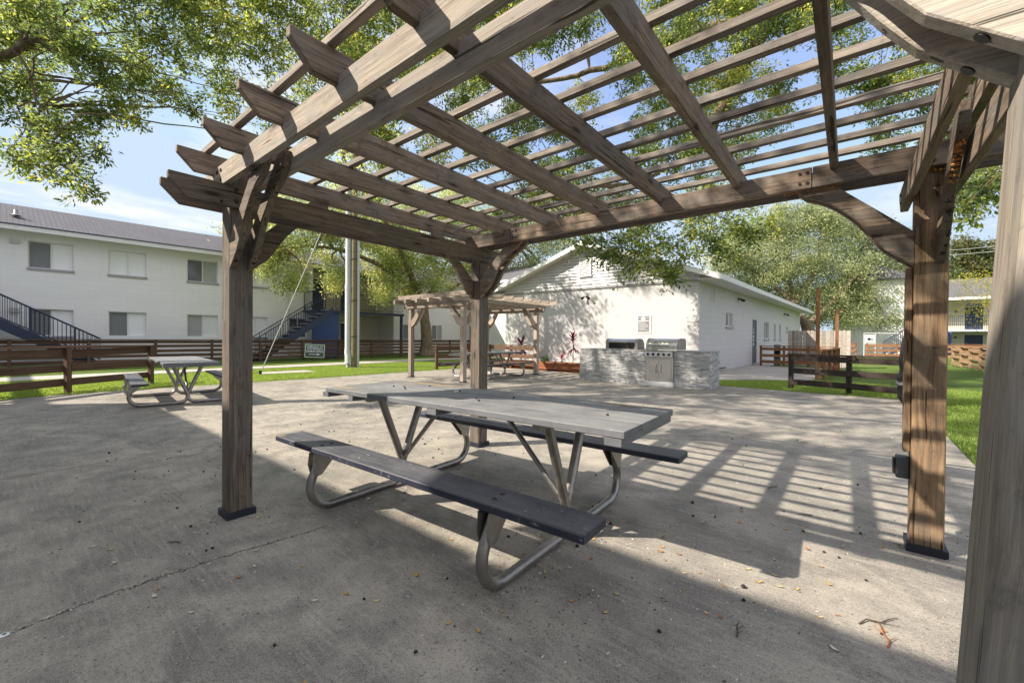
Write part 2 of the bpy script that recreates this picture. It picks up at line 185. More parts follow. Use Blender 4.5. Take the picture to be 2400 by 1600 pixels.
def wood(name,dark,light,patch=None,scale=1.0,rough=.8,objvar=.28,knots=True,bump=.7):
    """sawn weathered timber, grain along local X: fine fibres, growth-ring bands, grey weathering, drying cracks, knots"""
    m,nt,out=mat(name); N=NT(nt)
    tc=N.n('ShaderNodeTexCoord'); oi=N.n('ShaderNodeObjectInfo')
    off=N.n('ShaderNodeVectorMath',operation='ADD'); sc=N.n('ShaderNodeCombineXYZ')
    r=N.math('MULTIPLY',oi.outputs['Random'],37.)
    for i in range(3): N.l(r,sc.inputs[i])
    N.l(tc.outputs['Object'],off.inputs[0]); N.l(sc.outputs[0],off.inputs[1]); v=off.outputs[0]
    warp=N.n('ShaderNodeVectorMath',operation='ADD'); wn=N.n('ShaderNodeTexNoise'); wn.inputs['Scale'].default_value=2.2; N.l(v,wn.inputs['Vector'])
    ws=N.n('ShaderNodeVectorMath',operation='SCALE'); ws.inputs['Scale'].default_value=.035; N.l(wn.outputs['Color'],ws.inputs[0]); N.l(v,warp.inputs[0]); N.l(ws.outputs[0],warp.inputs[1]); vw=warp.outputs[0]
    fine=N.noise(N.map(vw,(4*scale,150*scale,150*scale)),1,3,.65)
    mid=N.noise(N.map(vw,(1.0*scale,34*scale,34*scale)),1,6,.7,.2)
    wea=N.noise(N.map(v,(1.5,5,5)),1.7,7,.72); grime=N.noise(N.map(v,(5,9,9)),2.1,8,.78)
    g=N.math('ADD',N.math('MULTIPLY',fine,.40),N.math('MULTIPLY',mid,.60))
    col=N.mix(N.ramp(g,[(.38,0.),(.60,1.)]),dark,light)
    grey=patch or tuple(a*.62 for a in dark)
    col=N.mix(N.ramp(wea,[(.44,0.),(.62,.75)]),col,grey)
    col=N.mix(N.ramp(grime,[(.54,0.),(.66,.55)]),col,tuple(a*.55 for a in dark))
    pale=N.noise(N.map(v,(2.2,12,12)),1.9,7,.75)
    col=N.mix(N.ramp(pale,[(.60,0.),(.70,.5)]),col,tuple(min(1,a*1.45+.03) for a in light))
    ck=N.noise(N.map(vw,(1.3*scale,46*scale,46*scale)),1.0,2,.5); crack=N.ramp(ck,[(.31,1.),(.335,0.)])
    col=N.mix(N.math('MULTIPLY',crack,.85),col,tuple(a*.25 for a in dark))
    if knots:
        vo=N.n('ShaderNodeTexVoronoi'); N.l(N.map(vw,(2.0,7,7)),vo.inputs['Vector']); vo.inputs['Scale'].default_value=1.0
        col=N.mix(N.ramp(vo.outputs['Distance'],[(.06,.9),(.10,.35),(.2,0.)]),col,tuple(a*.35 for a in dark))
    hs=N.n('ShaderNodeHueSaturation'); N.l(col,hs.inputs['Color'])
    N.l(N.math('ADD',N.math('MULTIPLY',oi.outputs['Random'],objvar*2),1-objvar),hs.inputs['Value'])
    hgt=N.math('SUBTRACT',N.math('ADD',g,N.math('MULTIPLY',grime,.25)),N.math('MULTIPLY',crack,.6))
    N.bsdf(out,hs.outputs['Color'],rough,0,N.bump(hgt,bump,.005),.25); return m

def plain(name,col,rough=.6,metal=0,var=.12,nscale=8,bump=0,spec=.4,bscale=60):
    m,nt,out=mat(name); N=NT(nt); tc=N.n('ShaderNodeTexCoord'); v=tc.outputs['Object']
    n=N.noise(v,nscale,6,.65)
    c=N.mix(N.ramp(n,[(.3,0.),(.7,1.)]),tuple(a*(1-var) for a in col),tuple(min(1,a*(1+var)) for a in col))
    rr=N.math('ADD',N.math('MULTIPLY',n,.2),rough-.1)
    nr=N.bump(N.noise(v,bscale,5),bump,.004) if bump else None
    N.bsdf(out,c,rr,metal,nr,spec); return m

W={}
W['dark']=wood('weathered_brown_wood',(.074,.052,.037),(.285,.212,.152),(.16,.145,.13))
W['post']=wood('weathered_post_wood',(.058,.046,.036),(.22,.175,.135),(.13,.122,.113),objvar=.15)
W['postwarm']=wood('golden_brown_post_wood',(.085,.052,.030),(.33,.22,.13),(.15,.12,.09),objvar=.08)
W['sunbeam']=wood('sunlit_greyed_beam_wood',(.20,.162,.125),(.44,.375,.30),(.31,.29,.265),objvar=.1)  # greyed wood, lightened further to carry the sun on these beams
W['purlin']=wood('weathered_slat_wood',(.12,.098,.078),(.31,.265,.215),(.185,.175,.165))
W['grey']=wood('sunbleached_wood',(.19,.145,.11),(.42,.345,.275),(.30,.27,.235))
W['near']=wood('sunlit_near_post',(.24,.205,.165),(.52,.455,.375),(.36,.345,.32),scale=1.3,bump=.8)  # near post wood made paler, its sunlit brightness put into the colour
W['fence']=wood('brown_stained_fence',(.085,.048,.030),(.160,.095,.062),(.11,.068,.046),objvar=.15,knots=False)
W['darkfence']=wood('dark_stained_fence',(.024,.018,.015),(.060,.045,.037),(.04,.033,.028),objvar=.1,knots=False)
W['orange']=wood('orange_stained_wood',(.17,.075,.035),(.34,.17,.085),(.23,.115,.06),objvar=.15,knots=False)
W['tan']=wood('tan_weave_fence',(.27,.17,.10),(.42,.28,.17),(.33,.22,.14),objvar=.08,knots=False)
W['picket']=wood('grey_picket',(.28,.24,.20),(.52,.46,.39),(.34,.30,.27),knots=False)
W['beige']=wood('pale_yellow_pine',(.5,.36,.2),(.66,.5,.3),knots=False)
def painted_top(name='flaking_slate_paint',wa=(.135,.137,.142),wb=(.27,.27,.265),pa=(.10,.104,.12),pb=(.175,.18,.19)):
    m,nt,out=mat(name); N=NT(nt); tc=N.n('ShaderNodeTexCoord'); oi=N.n('ShaderNodeObjectInfo')
    v=N.n('ShaderNodeVectorMath',operation='ADD'); sc=N.n('ShaderNodeCombineXYZ'); r=N.math('MULTIPLY',oi.outputs['Random'],17.)
    for i in range(3): N.l(r,sc.inputs[i])
    N.l(tc.outputs['Object'],v.inputs[0]); N.l(sc.outputs[0],v.inputs[1]); v=v.outputs[0]
    fine=N.noise(N.map(v,(4,80,80)),1,4,.6); big=N.noise(v,3.2,6,.65); spk=N.noise(N.map(v,(9,26,26)),1.6,8,.75)
    geo=N.n('ShaderNodeNewGeometry'); sep=N.n('ShaderNodeSeparateXYZ'); N.l(geo.outputs['Normal'],sep.inputs[0])
    top=N.ramp(sep.outputs['Z'],[(.6,0.),(.9,1.)])
    paint=N.mix(N.ramp(big,[(.35,0.),(.65,1.)]),pa,pb)
    worn=N.mix(N.ramp(N.math('ADD',N.math('MULTIPLY',big,.5),N.math('MULTIPLY',fine,.5)),[(.38,0.),(.62,1.)]),wa,wb)
    col=N.mix(N.math('MULTIPLY',top,.85),paint,worn)
    edge=N.noise(N.map(v,(2.2,9,9)),1.3,5,.6)
    pk=N.math('MULTIPLY',N.ramp(spk,[(.66,0.),(.69,1.)]),N.ramp(edge,[(.48,0.),(.6,1.)]))
    col=N.mix(pk,col,(.50,.36,.20))
    wh=N.math('MULTIPLY',N.ramp(N.noise(v,26,6,.75),[(.6,0.),(.68,.8)]),N.ramp(N.noise(v,2.1,3),[(.5,0.),(.62,1.)]))
    col=N.mix(wh,col,(.52,.51,.48))
    nr=N.bump(N.math('ADD',fine,N.math('MULTIPLY',spk,.6)),.4,.003)
    N.bsdf(out,col,.55,0,nr,.45); return m
W['table']=painted_top(); W['seat']=painted_top('shaded_seat_paint',(.055,.057,.067),(.13,.13,.135),(.014,.017,.034),(.038,.042,.064))  # navy seat paint, darkened further to carry the shade over the bench
def raw_chip():
    return wood('raw_chipped_wood',(.40,.25,.11),(.62,.44,.24),(.5,.34,.18),knots=False,scale=1.4)
W['raw']=raw_chip()
def metal(name,col,rough,spots=.3,sc=14):
    m,nt,out=mat(name); N=NT(nt); tc=N.n('ShaderNodeTexCoord'); v=tc.outputs['Object']
    n=N.noise(v,sc,6,.7); n2=N.noise(v,3,4)
    c=N.mix(N.ramp(n,[(.35,0.),(.7,1.)]),tuple(a*(1-spots) for a in col),col)
    c=N.mix(N.ramp(n2,[(.55,0.),(.75,.3)]),c,(.28,.22,.16))
    N.bsdf(out,c,N.ramp(n,[(.3,rough*.75),(.75,min(1,rough*1.4))]),.92,N.bump(n,.08,.002)); return m
W['galv']=metal('galvanised_tube',(.42,.40,.375),.40,.4)
W['steel']=metal('brushed_stainless',(.72,.71,.69),.22,.12,30)
W['castalu']=plain('cast_grey_aluminium',(.30,.28,.26),.5,.6)
W['black']=plain('black_metal',(.012,.012,.014),.45,.2)
W['blackp']=plain('black_plastic',(.014,.014,.016),.5)
W['trim']=plain('navy_black_trim',(.018,.02,.034),.5)
W['bolt']=plain('rusty_bolt',(.05,.04,.035),.5,.7)
W['greybox']=plain('grey_electrical_plastic',(.06,.065,.075),.5)
W['white']=plain('white_paint',(.78,.78,.77),.55,var=.03)
W['whitetrim']=plain('white_trim',(.70,.70,.70),.5,var=.04)
W['sill']=plain('grey_concrete_sill',(.34,.33,.34),.8)
W['navy']=plain('navy_painted_metal',(.03,.042,.085),.45,.1,.15)
W['navydoor']=plain('navy_door_paint',(.02,.035,.09),.4,0,.1)
W['blue']=plain('blue_painted_stucco',(.055,.095,.24),.75,0,.1,bump=.2)
W['cream']=plain('cream_stucco',(.60,.56,.46),.8,0,.05,bump=.15)
W['blind']=plain('pale_window_blind',(.82,.83,.83),.7,0,.03)
W['curtain']=plain('white_sheer_curtain',(.74,.74,.72),.8,0,.03)
W['planter']=wood('cedar_planter_boards',(.20,.075,.035),(.36,.15,.07),(.22,.09,.05),knots=False)
W['mulch']=plain('bark_mulch',(.16,.075,.035),.95,0,.4,40,bump=.8)
W['pipe']=plain('pale_grey_conduit',(.56,.58,.60),.5,0,.08)
W['polewood']=wood('utility_pole_wood',(.13,.10,.06),(.27,.22,.13),(.16,.17,.10),scale=.5)
W['wire']=plain('steel_guy_wire',(.36,.355,.34),.6,.2)
W['signgreen']=plain('dark_slate_sign_face',(.075,.095,.095),.4,0,.06)
W['signborder']=plain('pale_green_sign_border',(.55,.72,.5),.4,0,.03)
W['signtext']=plain('white_sign_lettering',(.85,.86,.86),.4,0,.01)
W['plaquegrey']=plain('grey_plaque_face',(.20,.20,.205),.5,0,.08)
W['lamp']=plain('dark_bronze_lamp',(.03,.026,.024),.4,.3)
W['lens']=plain('frosted_lamp_lens',(.5,.5,.48),.3,0,.02)
W['galvbox']=plain('beige_meter_box',(.5,.5,.48),.5)
W['acorn']=plain('dark_acorn_cap',(.022,.016,.013),.6)
W['twig']=plain('grey_brown_twig',(.10,.075,.055),.9)
W['twigo']=plain('orange_brown_twig',(.33,.11,.04),.8)
def glass():
    m,nt,out=mat('dark_window_glass'); N=NT(nt)
    N.bsdf(out,(.10,.11,.115),.08,0,None,.8); return m
W['glass']=glass()
def screen():
    m,nt,out=mat('grey_insect_screen'); N=NT(nt)
    N.bsdf(out,(.20,.21,.215),.6,0,None,.3); return m
W['screen']=screen()
def blinds():
    m,nt,out=mat('venetian_blind_slats'); N=NT(nt); tc=N.n('ShaderNodeTexCoord')
    w=N.n('ShaderNodeTexWave',wave_type='BANDS',bands_direction='Z'); w.inputs['Scale'].default_value=7.; N.l(tc.outputs['Object'],w.inputs['Vector'])
    c=N.mix(N.ramp(w.outputs['Fac'],[(.25,0.),(.5,1.)]),(.12,.13,.13),(.52,.53,.52)); N.bsdf(out,c,.4); return m
W['venetian']=blinds()

def block_wall(name,base,line,bw=.81,bh=.20,var=.05,ls=.30):
    """painted concrete block: thin course lines, faint vertical joints, mottling"""
    m,nt,out=mat(name); N=NT(nt); tc=N.n('ShaderNodeTexCoord')
    sep=N.n('ShaderNodeSeparateXYZ'); N.l(tc.outputs['Object'],sep.inputs[0])
    cmb=N.n('ShaderNodeCombineXYZ'); N.l(N.math('ADD',sep.outputs['X'],sep.outputs['Y']),cmb.inputs[0]); N.l(sep.outputs['Z'],cmb.inputs[1])
    b=N.n('ShaderNodeTexBrick'); N.l(cmb.outputs[0],b.inputs['Vector']); b.inputs['Scale'].default_value=1
    b.inputs['Brick Width'].default_value=bw; b.inputs['Row Height'].default_value=bh; b.inputs['Mortar Size'].default_value=.006; b.inputs['Mortar Smooth'].default_value=.6
    b.inputs['Color1'].default_value=(*base,1); b.inputs['Color2'].default_value=(*[x*(1-var) for x in base],1); b.inputs['Mortar'].default_value=(*line,1)
    n=N.noise(tc.outputs['Object'],1.1,6,.6)
    nm=N.noise(tc.outputs['Object'],5,4,.6)
    c=N.mix(N.ramp(nm,[(.40,0.),(.62,ls)]),b.outputs['Color'],base)
    c=N.mix(N.ramp(n,[(.35,0.),(.7,.5)]),c,tuple(x*.93 for x in base))
    # rain streaks
    stv=N.noise(N.map(tc.outputs['Object'],(2.4,2.4,.25)),1.6,5,.7)
    c=N.mix(N.ramp(stv,[(.6,0.),(.78,.22)]),c,tuple(x*.72 for x in base))
    h=N.math('SUBTRACT',1.,b.outputs['Fac']); 
    nr=N.bump(N.math('ADD',N.math('MULTIPLY',h,.5),N.math('MULTIPLY',N.noise(tc.outputs['Object'],45,5),.25)),.35,.008)
    N.bsdf(out,c,.75,0,nr,.25); return m
W['block']=block_wall('white_painted_block',(.55,.55,.55),(.39,.39,.395))
W['aptwall']=block_wall('pale_painted_block',(.82,.81,.81),(.66,.655,.655))
def shingle():
    m,nt,out=mat('grey_asphalt_shingle'); N=NT(nt); tc=N.n('ShaderNodeTexCoord')
    b=N.n('ShaderNodeTexBrick'); N.l(tc.outputs['Object'],b.inputs['Vector']); b.inputs['Scale'].default_value=1
    b.inputs['Brick Width'].default_value=.33; b.inputs['Row Height'].default_value=.14; b.inputs['Mortar Size'].default_value=.012; b.inputs['Mortar Smooth'].default_value=.2
    b.inputs['Color1'].default_value=(.12,.12,.135,1); b.inputs['Color2'].default_value=(.095,.094,.107,1); b.inputs['Mortar'].default_value=(.05,.05,.055,1)
    n=N.noise(tc.outputs['Object'],60,4); n2=N.noise(tc.outputs['Object'],.8,4)
    c=N.mix(N.ramp(n,[(.3,0.),(.7,.6)]),b.outputs['Color'],(.20,.195,.21)); c=N.mix(N.ramp(n2,[(.4,0.),(.7,.35)]),c,(.10,.095,.10))
    N.bsdf(out,c,.9,0,N.bump(b.outputs['Fac'],.4,-.01),.2); return m
W['shingle']=shingle()
def siding():
    m,nt,out=mat('white_vinyl_siding'); N=NT(nt); tc=N.n('ShaderNodeTexCoord')
    n=N.noise(tc.outputs['Object'],3,5,.6); c=N.mix(N.ramp(n,[(.35,0.),(.7,1.)]),(.52,.52,.53),(.60,.60,.60))
    N.bsdf(out,c,.45,0,None,.4); return m
W['siding']=siding()
def stone():
    m,nt,out=mat('stacked_ledge_stone'); N=NT(nt); tc=N.n('ShaderNodeTexCoord')
    oi=N.n('ShaderNodeAttribute'); oi.attribute_name='rnd'
    n=N.noise(N.map(tc.outputs['Object'],(1,1,3)),14,8,.7); n2=N.noise(tc.outputs['Object'],50,4)
    c=N.mix(oi.outputs['Fac'],(.15,.16,.175),(.62,.62,.61)); c=N.mix(N.ramp(n,[(.4,0.),(.62,.6)]),c,(.44,.44,.43))
    N.bsdf(out,c,.8,0,N.bump(N.math('ADD',n,n2),.7,.012),.3); return m
W['stone']=stone()

def concrete(name,a,b,dark,ox=0):
    m,nt,out=mat(name); N=NT(nt); tc=N.n('ShaderNodeTexCoord'); v=tc.outputs['Object']
    big=N.noise(N.map(v,(1,1,1),(ox,3,0)),.55,5,.6,.6); med=N.noise(v,3.2,7,.68,.3); fine=N.noise(v,70,6,.75); grit=N.noise(v,210,3,.7)
    c=N.mix(N.ramp(big,[(.32,0.),(.66,1.)]),a,b)
    c=N.mix(N.ramp(med,[(.42,0.),(.66,.75)]),c,dark)
    bl=N.noise(N.map(v,(1,1.6,1),(ox+9,2,0)),1.15,8,.72,.8); c=N.mix(N.ramp(bl,[(.50,0.),(.60,.5)]),c,dark); br_=N.noise(N.map(v,(3,34,1),(0,0,0),(0,0,.5)),1.3,4,.6); c=N.mix(N.ramp(br_,[(.5,0.),(.72,.35)]),c,tuple(min(1,x*1.25) for x in a))
    c=N.mix(N.ramp(fine,[(.36,.65),(.48,0.)]),c,tuple(x*.45 for x in dark))
    c=N.mix(N.ramp(grit,[(.56,0.),(.68,.75)]),c,tuple(min(1,x*1.9) for x in a))
    sp=N.n('ShaderNodeTexVoronoi'); sp.inputs['Scale'].default_value=19; N.l(v,sp.inputs['Vector'])
    c=N.mix(N.math('MULTIPLY',N.ramp(sp.outputs['Distance'],[(.06,.8),(.13,0.)]),N.ramp(N.noise(v,2.3,3),[(.45,0.),(.6,1.)])),c,tuple(x*.3 for x in dark))
    # pale paint drips
    wh=N.math('MULTIPLY',N.ramp(N.noise(N.map(v,(3,9,3)),2.2,8,.75),[(.665,0.),(.69,.85)]),N.ramp(N.noise(v,.9,2),[(.48,0.),(.56,1.)]))
    c=N.mix(wh,c,(.55,.55,.55))
    nr=N.bump(N.math('ADD',N.math('MULTIPLY',fine,.7),N.math('MULTIPLY',grit,.5)),.55,.006)
    N.bsdf(out,c,.85,0,nr,.25); return m
W['concrete']=concrete('stained_patio_concrete',(.41,.37,.305),(.28,.26,.225),(.14,.132,.12))
W['walk']=concrete('pale_sidewalk_concrete',(.48,.45,.40),(.42,.39,.35),(.36,.33,.29),5)
def grassm():
    m,nt,out=mat('lawn_green'); N=NT(nt); tc=N.n('ShaderNodeTexCoord'); v=tc.outputs['Object']
    n=N.noise(v,1.3,5,.6); f=N.noise(v,34,6,.75); g=N.noise(N.map(v,(1,1,1)),130,3,.7)
    c=N.mix(N.ramp(n,[(.3,0.),(.7,1.)]),(.13,.22,.035),(.20,.30,.06))
    c=N.mix(N.ramp(f,[(.35,.7),(.55,0.)]),c,(.07,.125,.02)); c=N.mix(N.ramp(g,[(.5,0.),(.7,.55)]),c,(.20,.27,.07))
    c=N.mix(N.ramp(N.noise(v,.55,7,.7),[(.50,0.),(.66,.55)]),c,(.25,.25,.10)); c=N.mix(N.ramp(N.noise(v,1.9,6,.7),[(.56,0.),(.68,.5)]),c,(.075,.13,.03))
    N.bsdf(out,c,.9,0,N.bump(N.math('ADD',f,g),1.,.05),.15); return m
W['lawn']=grassm()
def leafm(name,stops,trans=.42,rough=.5):
    m,nt,out=mat(name); N=NT(nt); a=N.n('ShaderNodeAttribute'); a.attribute_name='rnd'
    c=N.ramp(a.outputs['Fac'],stops)
    d=N.n('ShaderNodeBsdfPrincipled'); N.l(c,d.inputs['Base Color']); d.inputs['Roughness'].default_value=rough; d.inputs['Specular IOR Level'].default_value=.35
    t=N.n('ShaderNodeBsdfTranslucent'); hs=N.n('ShaderNodeHueSaturation'); hs.inputs['Value'].default_value=2.3; hs.inputs['Hue'].default_value=.485; hs.inputs['Saturation'].default_value=1.1
    N.l(c,hs.inputs['Color']); N.l(hs.outputs[0],t.inputs['Color'])
    mx=N.n('ShaderNodeMixShader'); mx.inputs[0].default_value=trans; N.l(d.outputs[0],mx.inputs[1]); N.l(t.outputs[0],mx.inputs[2]); N.l(mx.outputs[0],out.inputs[0]); return m
W['oakleaf']=leafm('live_oak_leaves',[(0,(.045,.075,.03)),(.5,(.13,.18,.055)),(.85,(.31,.36,.09)),(.99,(.5,.48,.12)),(1,(.38,.33,.08))],.56)
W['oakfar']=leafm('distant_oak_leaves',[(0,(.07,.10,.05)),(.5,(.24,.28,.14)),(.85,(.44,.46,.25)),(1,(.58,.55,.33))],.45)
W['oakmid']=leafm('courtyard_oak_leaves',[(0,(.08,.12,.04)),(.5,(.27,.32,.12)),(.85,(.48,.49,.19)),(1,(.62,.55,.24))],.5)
W['pineleaf']=leafm('pine_needles',[(0,(.05,.075,.025)),(.6,(.10,.12,.04)),(1,(.2,.16,.07))],.25)
W['yellowleaf']=leafm('yellowing_leaves',[(0,(.14,.18,.03)),(.5,(.30,.30,.04)),(1,(.50,.42,.08))],.5)
W['tileaf']=leafm('crimson_ti_leaves',[(0,(.03,.012,.015)),(.5,(.07,.014,.022)),(1,(.26,.035,.055))],.3)
W['shrubleaf']=leafm('green_shrub_leaves',[(0,(.03,.07,.02)),(1,(.08,.14,.04))],.35)
W['blade']=leafm('grass_blades',[(0,(.12,.21,.03)),(.6,(.22,.32,.06)),(1,(.38,.40,.15))],.4)
W['drylight']=leafm('dry_leaf',[(0,(.45,.33,.14)),(.5,(.55,.45,.28)),(1,(.5,.25,.06))],.2)
def bark(name,a,b,sc=1):
    m,nt,out=mat(name); N=NT(nt); tc=N.n('ShaderNodeTexCoord'); v=tc.outputs['Object']
    n=N.noise(N.map(v,(9*sc,9*sc,2.2*sc)),1.5,8,.7,.5); n2=N.noise(v,1.1,4)
    c=N.mix(N.ramp(n,[(.35,0.),(.62,1.)]),a,b); c=N.mix(N.ramp(n2,[(.5,0.),(.7,.4)]),c,(.16,.17,.10))
    N.bsdf(out,c,.9,0,N.bump(n,.9,.05),.15); return m
W['bark']=bark('oak_bark',(.10,.075,.05),(.30,.23,.16))
# ------------------------------------------------------------------ main pergola (post A at the origin)
LX,LY=3.5645,2.362
def arc_profile():
    low=[(0,1.637),(.126,1.745)]
    ctrl=[(.126,1.745),(.177,1.817),(.247,1.924),(.343,2.028),(.434,2.096),(.518,2.134)]
    P=[Vector((a,b)) for a,b in ctrl]; P=[2*P[0]-P[1]]+P+[2*P[-1]-P[-2]]
    for i in range(1,len(P)-2):
        for k in range(1,5):
            t=k/4; a,b,c,d=P[i-1],P[i],P[i+1],P[i+2]
            q=.5*((2*b)+(c-a)*t+(2*a-5*b+4*c-d)*t*t+(3*b-a-3*c+d)*t**3); low.append((q.x,q.y))
    return low+[(.566,2.188),(.585,2.29),(.485,2.29),(0,1.834)]
BR=arc_profile()
def tails(L0,L1,z0,z1,tip=.042,cut=.095):
    return [(L0,z1),(L0,z1-tip),(L0+cut,z0),(L1-cut,z0),(L1,z1-tip),(L1,z1)]
def bolt(parent,p,n,r=.013,h=.006,m=None):
    p=Vector(p); n=Vector(n).normalized()
    return MB().cyl(p-n*.002,p+n*h,r,10).build('bolt',m or W['bolt'],parent)
def local_bolt(parent,p,n,**k):
    Mi=PM[parent.name].inverted(); return bolt(parent,Mi@Vector(p),Mi.to_3x3()@Vector(n),**k)
pg=thing('pergola','dark weathered brown timber pergola standing over the near picnic table','pergola')
posts=[]
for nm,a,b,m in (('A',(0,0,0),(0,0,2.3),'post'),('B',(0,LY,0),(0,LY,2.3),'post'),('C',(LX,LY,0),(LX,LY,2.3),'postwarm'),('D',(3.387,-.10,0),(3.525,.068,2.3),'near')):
    o=board('post',pg,a,b,.14,.14,W[m],up=(0,1,0),c=.006); posts.append(o)
    tr=MB(); s=.086; h=.045
    for x0,y0,x1,y1 in ((-s,-s,s,-.071),(-s,.071,s,s),(-s,-.0709,-.071,.0709),(.071,-.0709,s,.0709)):
        tr.box((a[0]+x0,a[1]+y0,.001),(a[0]+x1,a[1]+y1,h))
    t=tr.build('base_trim',W['trim'],pg); 
# beams
BT=.038
def ybeam(x,y0,y1,z0,z1,name='beam',m='dark',dz=0,ends=(1,1)):
    pts=tails(y0,y1,z0,z1)
    if not ends[0]: pts[0:3]=[(y0,z1),(y0,z0)]
    if not ends[1]: pts[-3:]=[(y1,z0),(y1,z1)]
    cy=(y0+y1)/2
    return pboard(name,pg,(x,cy,0),(0,1,0),(0,0,1),[(p[0]-cy,p[1]+dz) for p in pts],BT,W[m])
def xbeam(y,x0,x1,z0,z1,name='beam',m='dark',ends=(1,1)):
    pts=tails(x0,x1,z0,z1)
    if not ends[0]: pts[0:3]=[(x0,z1),(x0,z0)]
    if not ends[1]: pts[-3:]=[(x1,z0),(x1,z1)]
    cx=(x0+x1)/2
    return pboard(name,pg,(cx,y,0),(1,0,0),(0,0,1),[(p[0]-cx,p[1]) for p in pts],BT,W[m])
o1=ybeam(.0895,-.39,2.75,2.035,2.176); o2=ybeam(-.0895,-.39,2.75,2.035,2.176)
for z in (2.164-.012,2.076): local_bolt(o1,(.1085,-.042,z),(1,0,0))
local_bolt(o1,(.1085,-.125,2.057),(1,0,0),r=.009)
for y in (2.305,2.375):
    for z in (2.150,2.078): local_bolt(o1,(.1085,y,z),(1,0,0),r=.010)
o3=ybeam(LX-.0895,-.39,2.20,2.035,2.176,dz=-.014,ends=(1,0)); o4=ybeam(LX-.0895,2.204,2.75,2.035,2.176,ends=(0,1)); o5=ybeam(LX+.0895,-.39,2.75,2.035,2.176)
for y,z in ((2.60,2.13),(2.60,2.08)): local_bolt(o4,(LX-.1085,y,z),(-1,0,0),r=.008)
zd,zt=2.179,2.312
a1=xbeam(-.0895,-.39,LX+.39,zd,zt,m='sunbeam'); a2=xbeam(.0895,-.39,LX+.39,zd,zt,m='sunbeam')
b1=xbeam(LY-.0895,-.39,.531,zd,zt,ends=(1,0)); b2=xbeam(LY-.0895,.535,3.011,zd,zt,ends=(0,0)); b3=xbeam(LY-.0895,3.015,LX+.39,zd,zt,ends=(0,1)); b4=xbeam(LY+.0895,-.39,LX+.39,zd,zt)
for bo,x in ((b2,.558),(b2,.600),(b2,2.948),(b2,2.989)):
    for z in (2.216,2.280): local_bolt(bo,(x,LY-.1085,z),(0,-1,0),r=.0095)
for x in (-.03,.04):
    for z in (2.21,2.275): local_bolt(a1,(x,-.1085,z),(0,-1,0),r=.011)
local_bolt(b3,(LX-.01,LY-.1085,2.215),(0,-1,0),r=.014)
# rafters and slats
for i in range(8):
    x=-.114+.5393*i; pts=tails(-.305,2.667,2.272,2.409,tip=.040,cut=.092); cy=1.181
    pboard('rafter',pg,(x,cy,0),(0,1,0),(0,0,1),[(p[0]-cy,p[1]) for p in pts],BT,W['dark'])
for j in range(12):
    y=-.139+.2345*j+random.uniform(-.004,.004)
    board('slat',pg,(-.30+random.uniform(-.02,.02),y,2.4295),(LX+.30,y,2.4295+random.uniform(-.002,.002)),.038,.038,W['purlin'],c=.003)
# braces
def brace(org,d,m='dark'):
    o=pboard('brace',pg,org,d,(0,0,1),BR,BT,W[m])
    n=Vector((.65,0,-.76)); c=Vector((.060,0,1.687)); MB().cyl(c-n*.004,c+n*.0015,.0115,12).build('bolt',W['black'],o); return o
h=.0705
for s in (-.051,.051):
    brace((h,s,0),(1,0,0)); brace((h,LY+s,0),(1,0,0)); brace((LX-h,LY+s,0),(-1,0,0)); brace((3.424,.02+s,0),(-1,0,0),'near')
brace((-.051,h,0),(0,1,0)); brace((-.051,LY-h,0),(0,-1,0)); brace((LX+.035,LY-h,0),(0,-1,0)); brace((LX+.035,.02+h,0),(0,1,0),'near')
# cable cover and outlet on post C
board('cable_cover',pg,(LX-.0705-.016,LY+.005,.56),(LX-.0705-.016,LY+.005,1.632),.030,.088,W['postwarm'],up=(0,1,0))
ob=MB().box((LX-.132,LY-.035,.40),(LX-.0715,LY+.045,.525)).build('outlet_box',W['greybox'],pg,bevel=.006)
MB().box((-.012,-.03,-.045),(0,.03,.045)).build('outlet_cover',W['blackp'],ob,T(LX-.132,LY+.005,.465),bevel=.004)
# rusty mud nests under the beams (wasp nests)
nest=MB()
rs=random.Random(3)
def blob(mb,c,r):
    mb.lathe([(0,-r),(r*.7,-r*.7),(r,0),(r*.7,r*.7),(0,r)],7,c)
nl=[((LX+.035+rs.uniform(-.016,.016),1.62+rs.uniform(-.10,.10),0),1) for _ in range(0)]
for k in range(46):
    t=rs.random(); blob(nest,(rs.uniform(2.86,3.16),LY-.071+rs.uniform(.0,.02),2.174+rs.uniform(-.004,.008)),rs.uniform(.005,.011))
for k in range(30): blob(nest,(rs.uniform(.40,.66),LY-.071+rs.uniform(-.0,.02),2.174+rs.uniform(-.004,.008)),rs.uniform(.004,.009))
for k in range(26): blob(nest,(LX+rs.uniform(-.06,.06),LY-.071+rs.uniform(-.012,.0),2.165+rs.uniform(-.01,.02)),rs.uniform(.005,.010))
def on_brace(n,org,d,u0,u1):
    d=Vector(d)
    for k in range(n):
        u=rs.uniform(u0,u1); ii=min(range(2,22),key=lambda q:abs(BR[q][0]-u)); z=BR[ii][1]
        side=Vector((-d.y,d.x,0))*rs.uniform(-.014,.014)
        p=Vector(org)+d*u+side; blob(nest,(p.x,p.y,z-.003),rs.uniform(.005,.010))
on_brace(44,(LX+.035,LY-h,0),(0,-1,0),.30,.52)
tag(nest.build('mud_nest',plain('orange_mud',(.42,.20,.06),.9,0,.3,60),pg),kind='stuff')

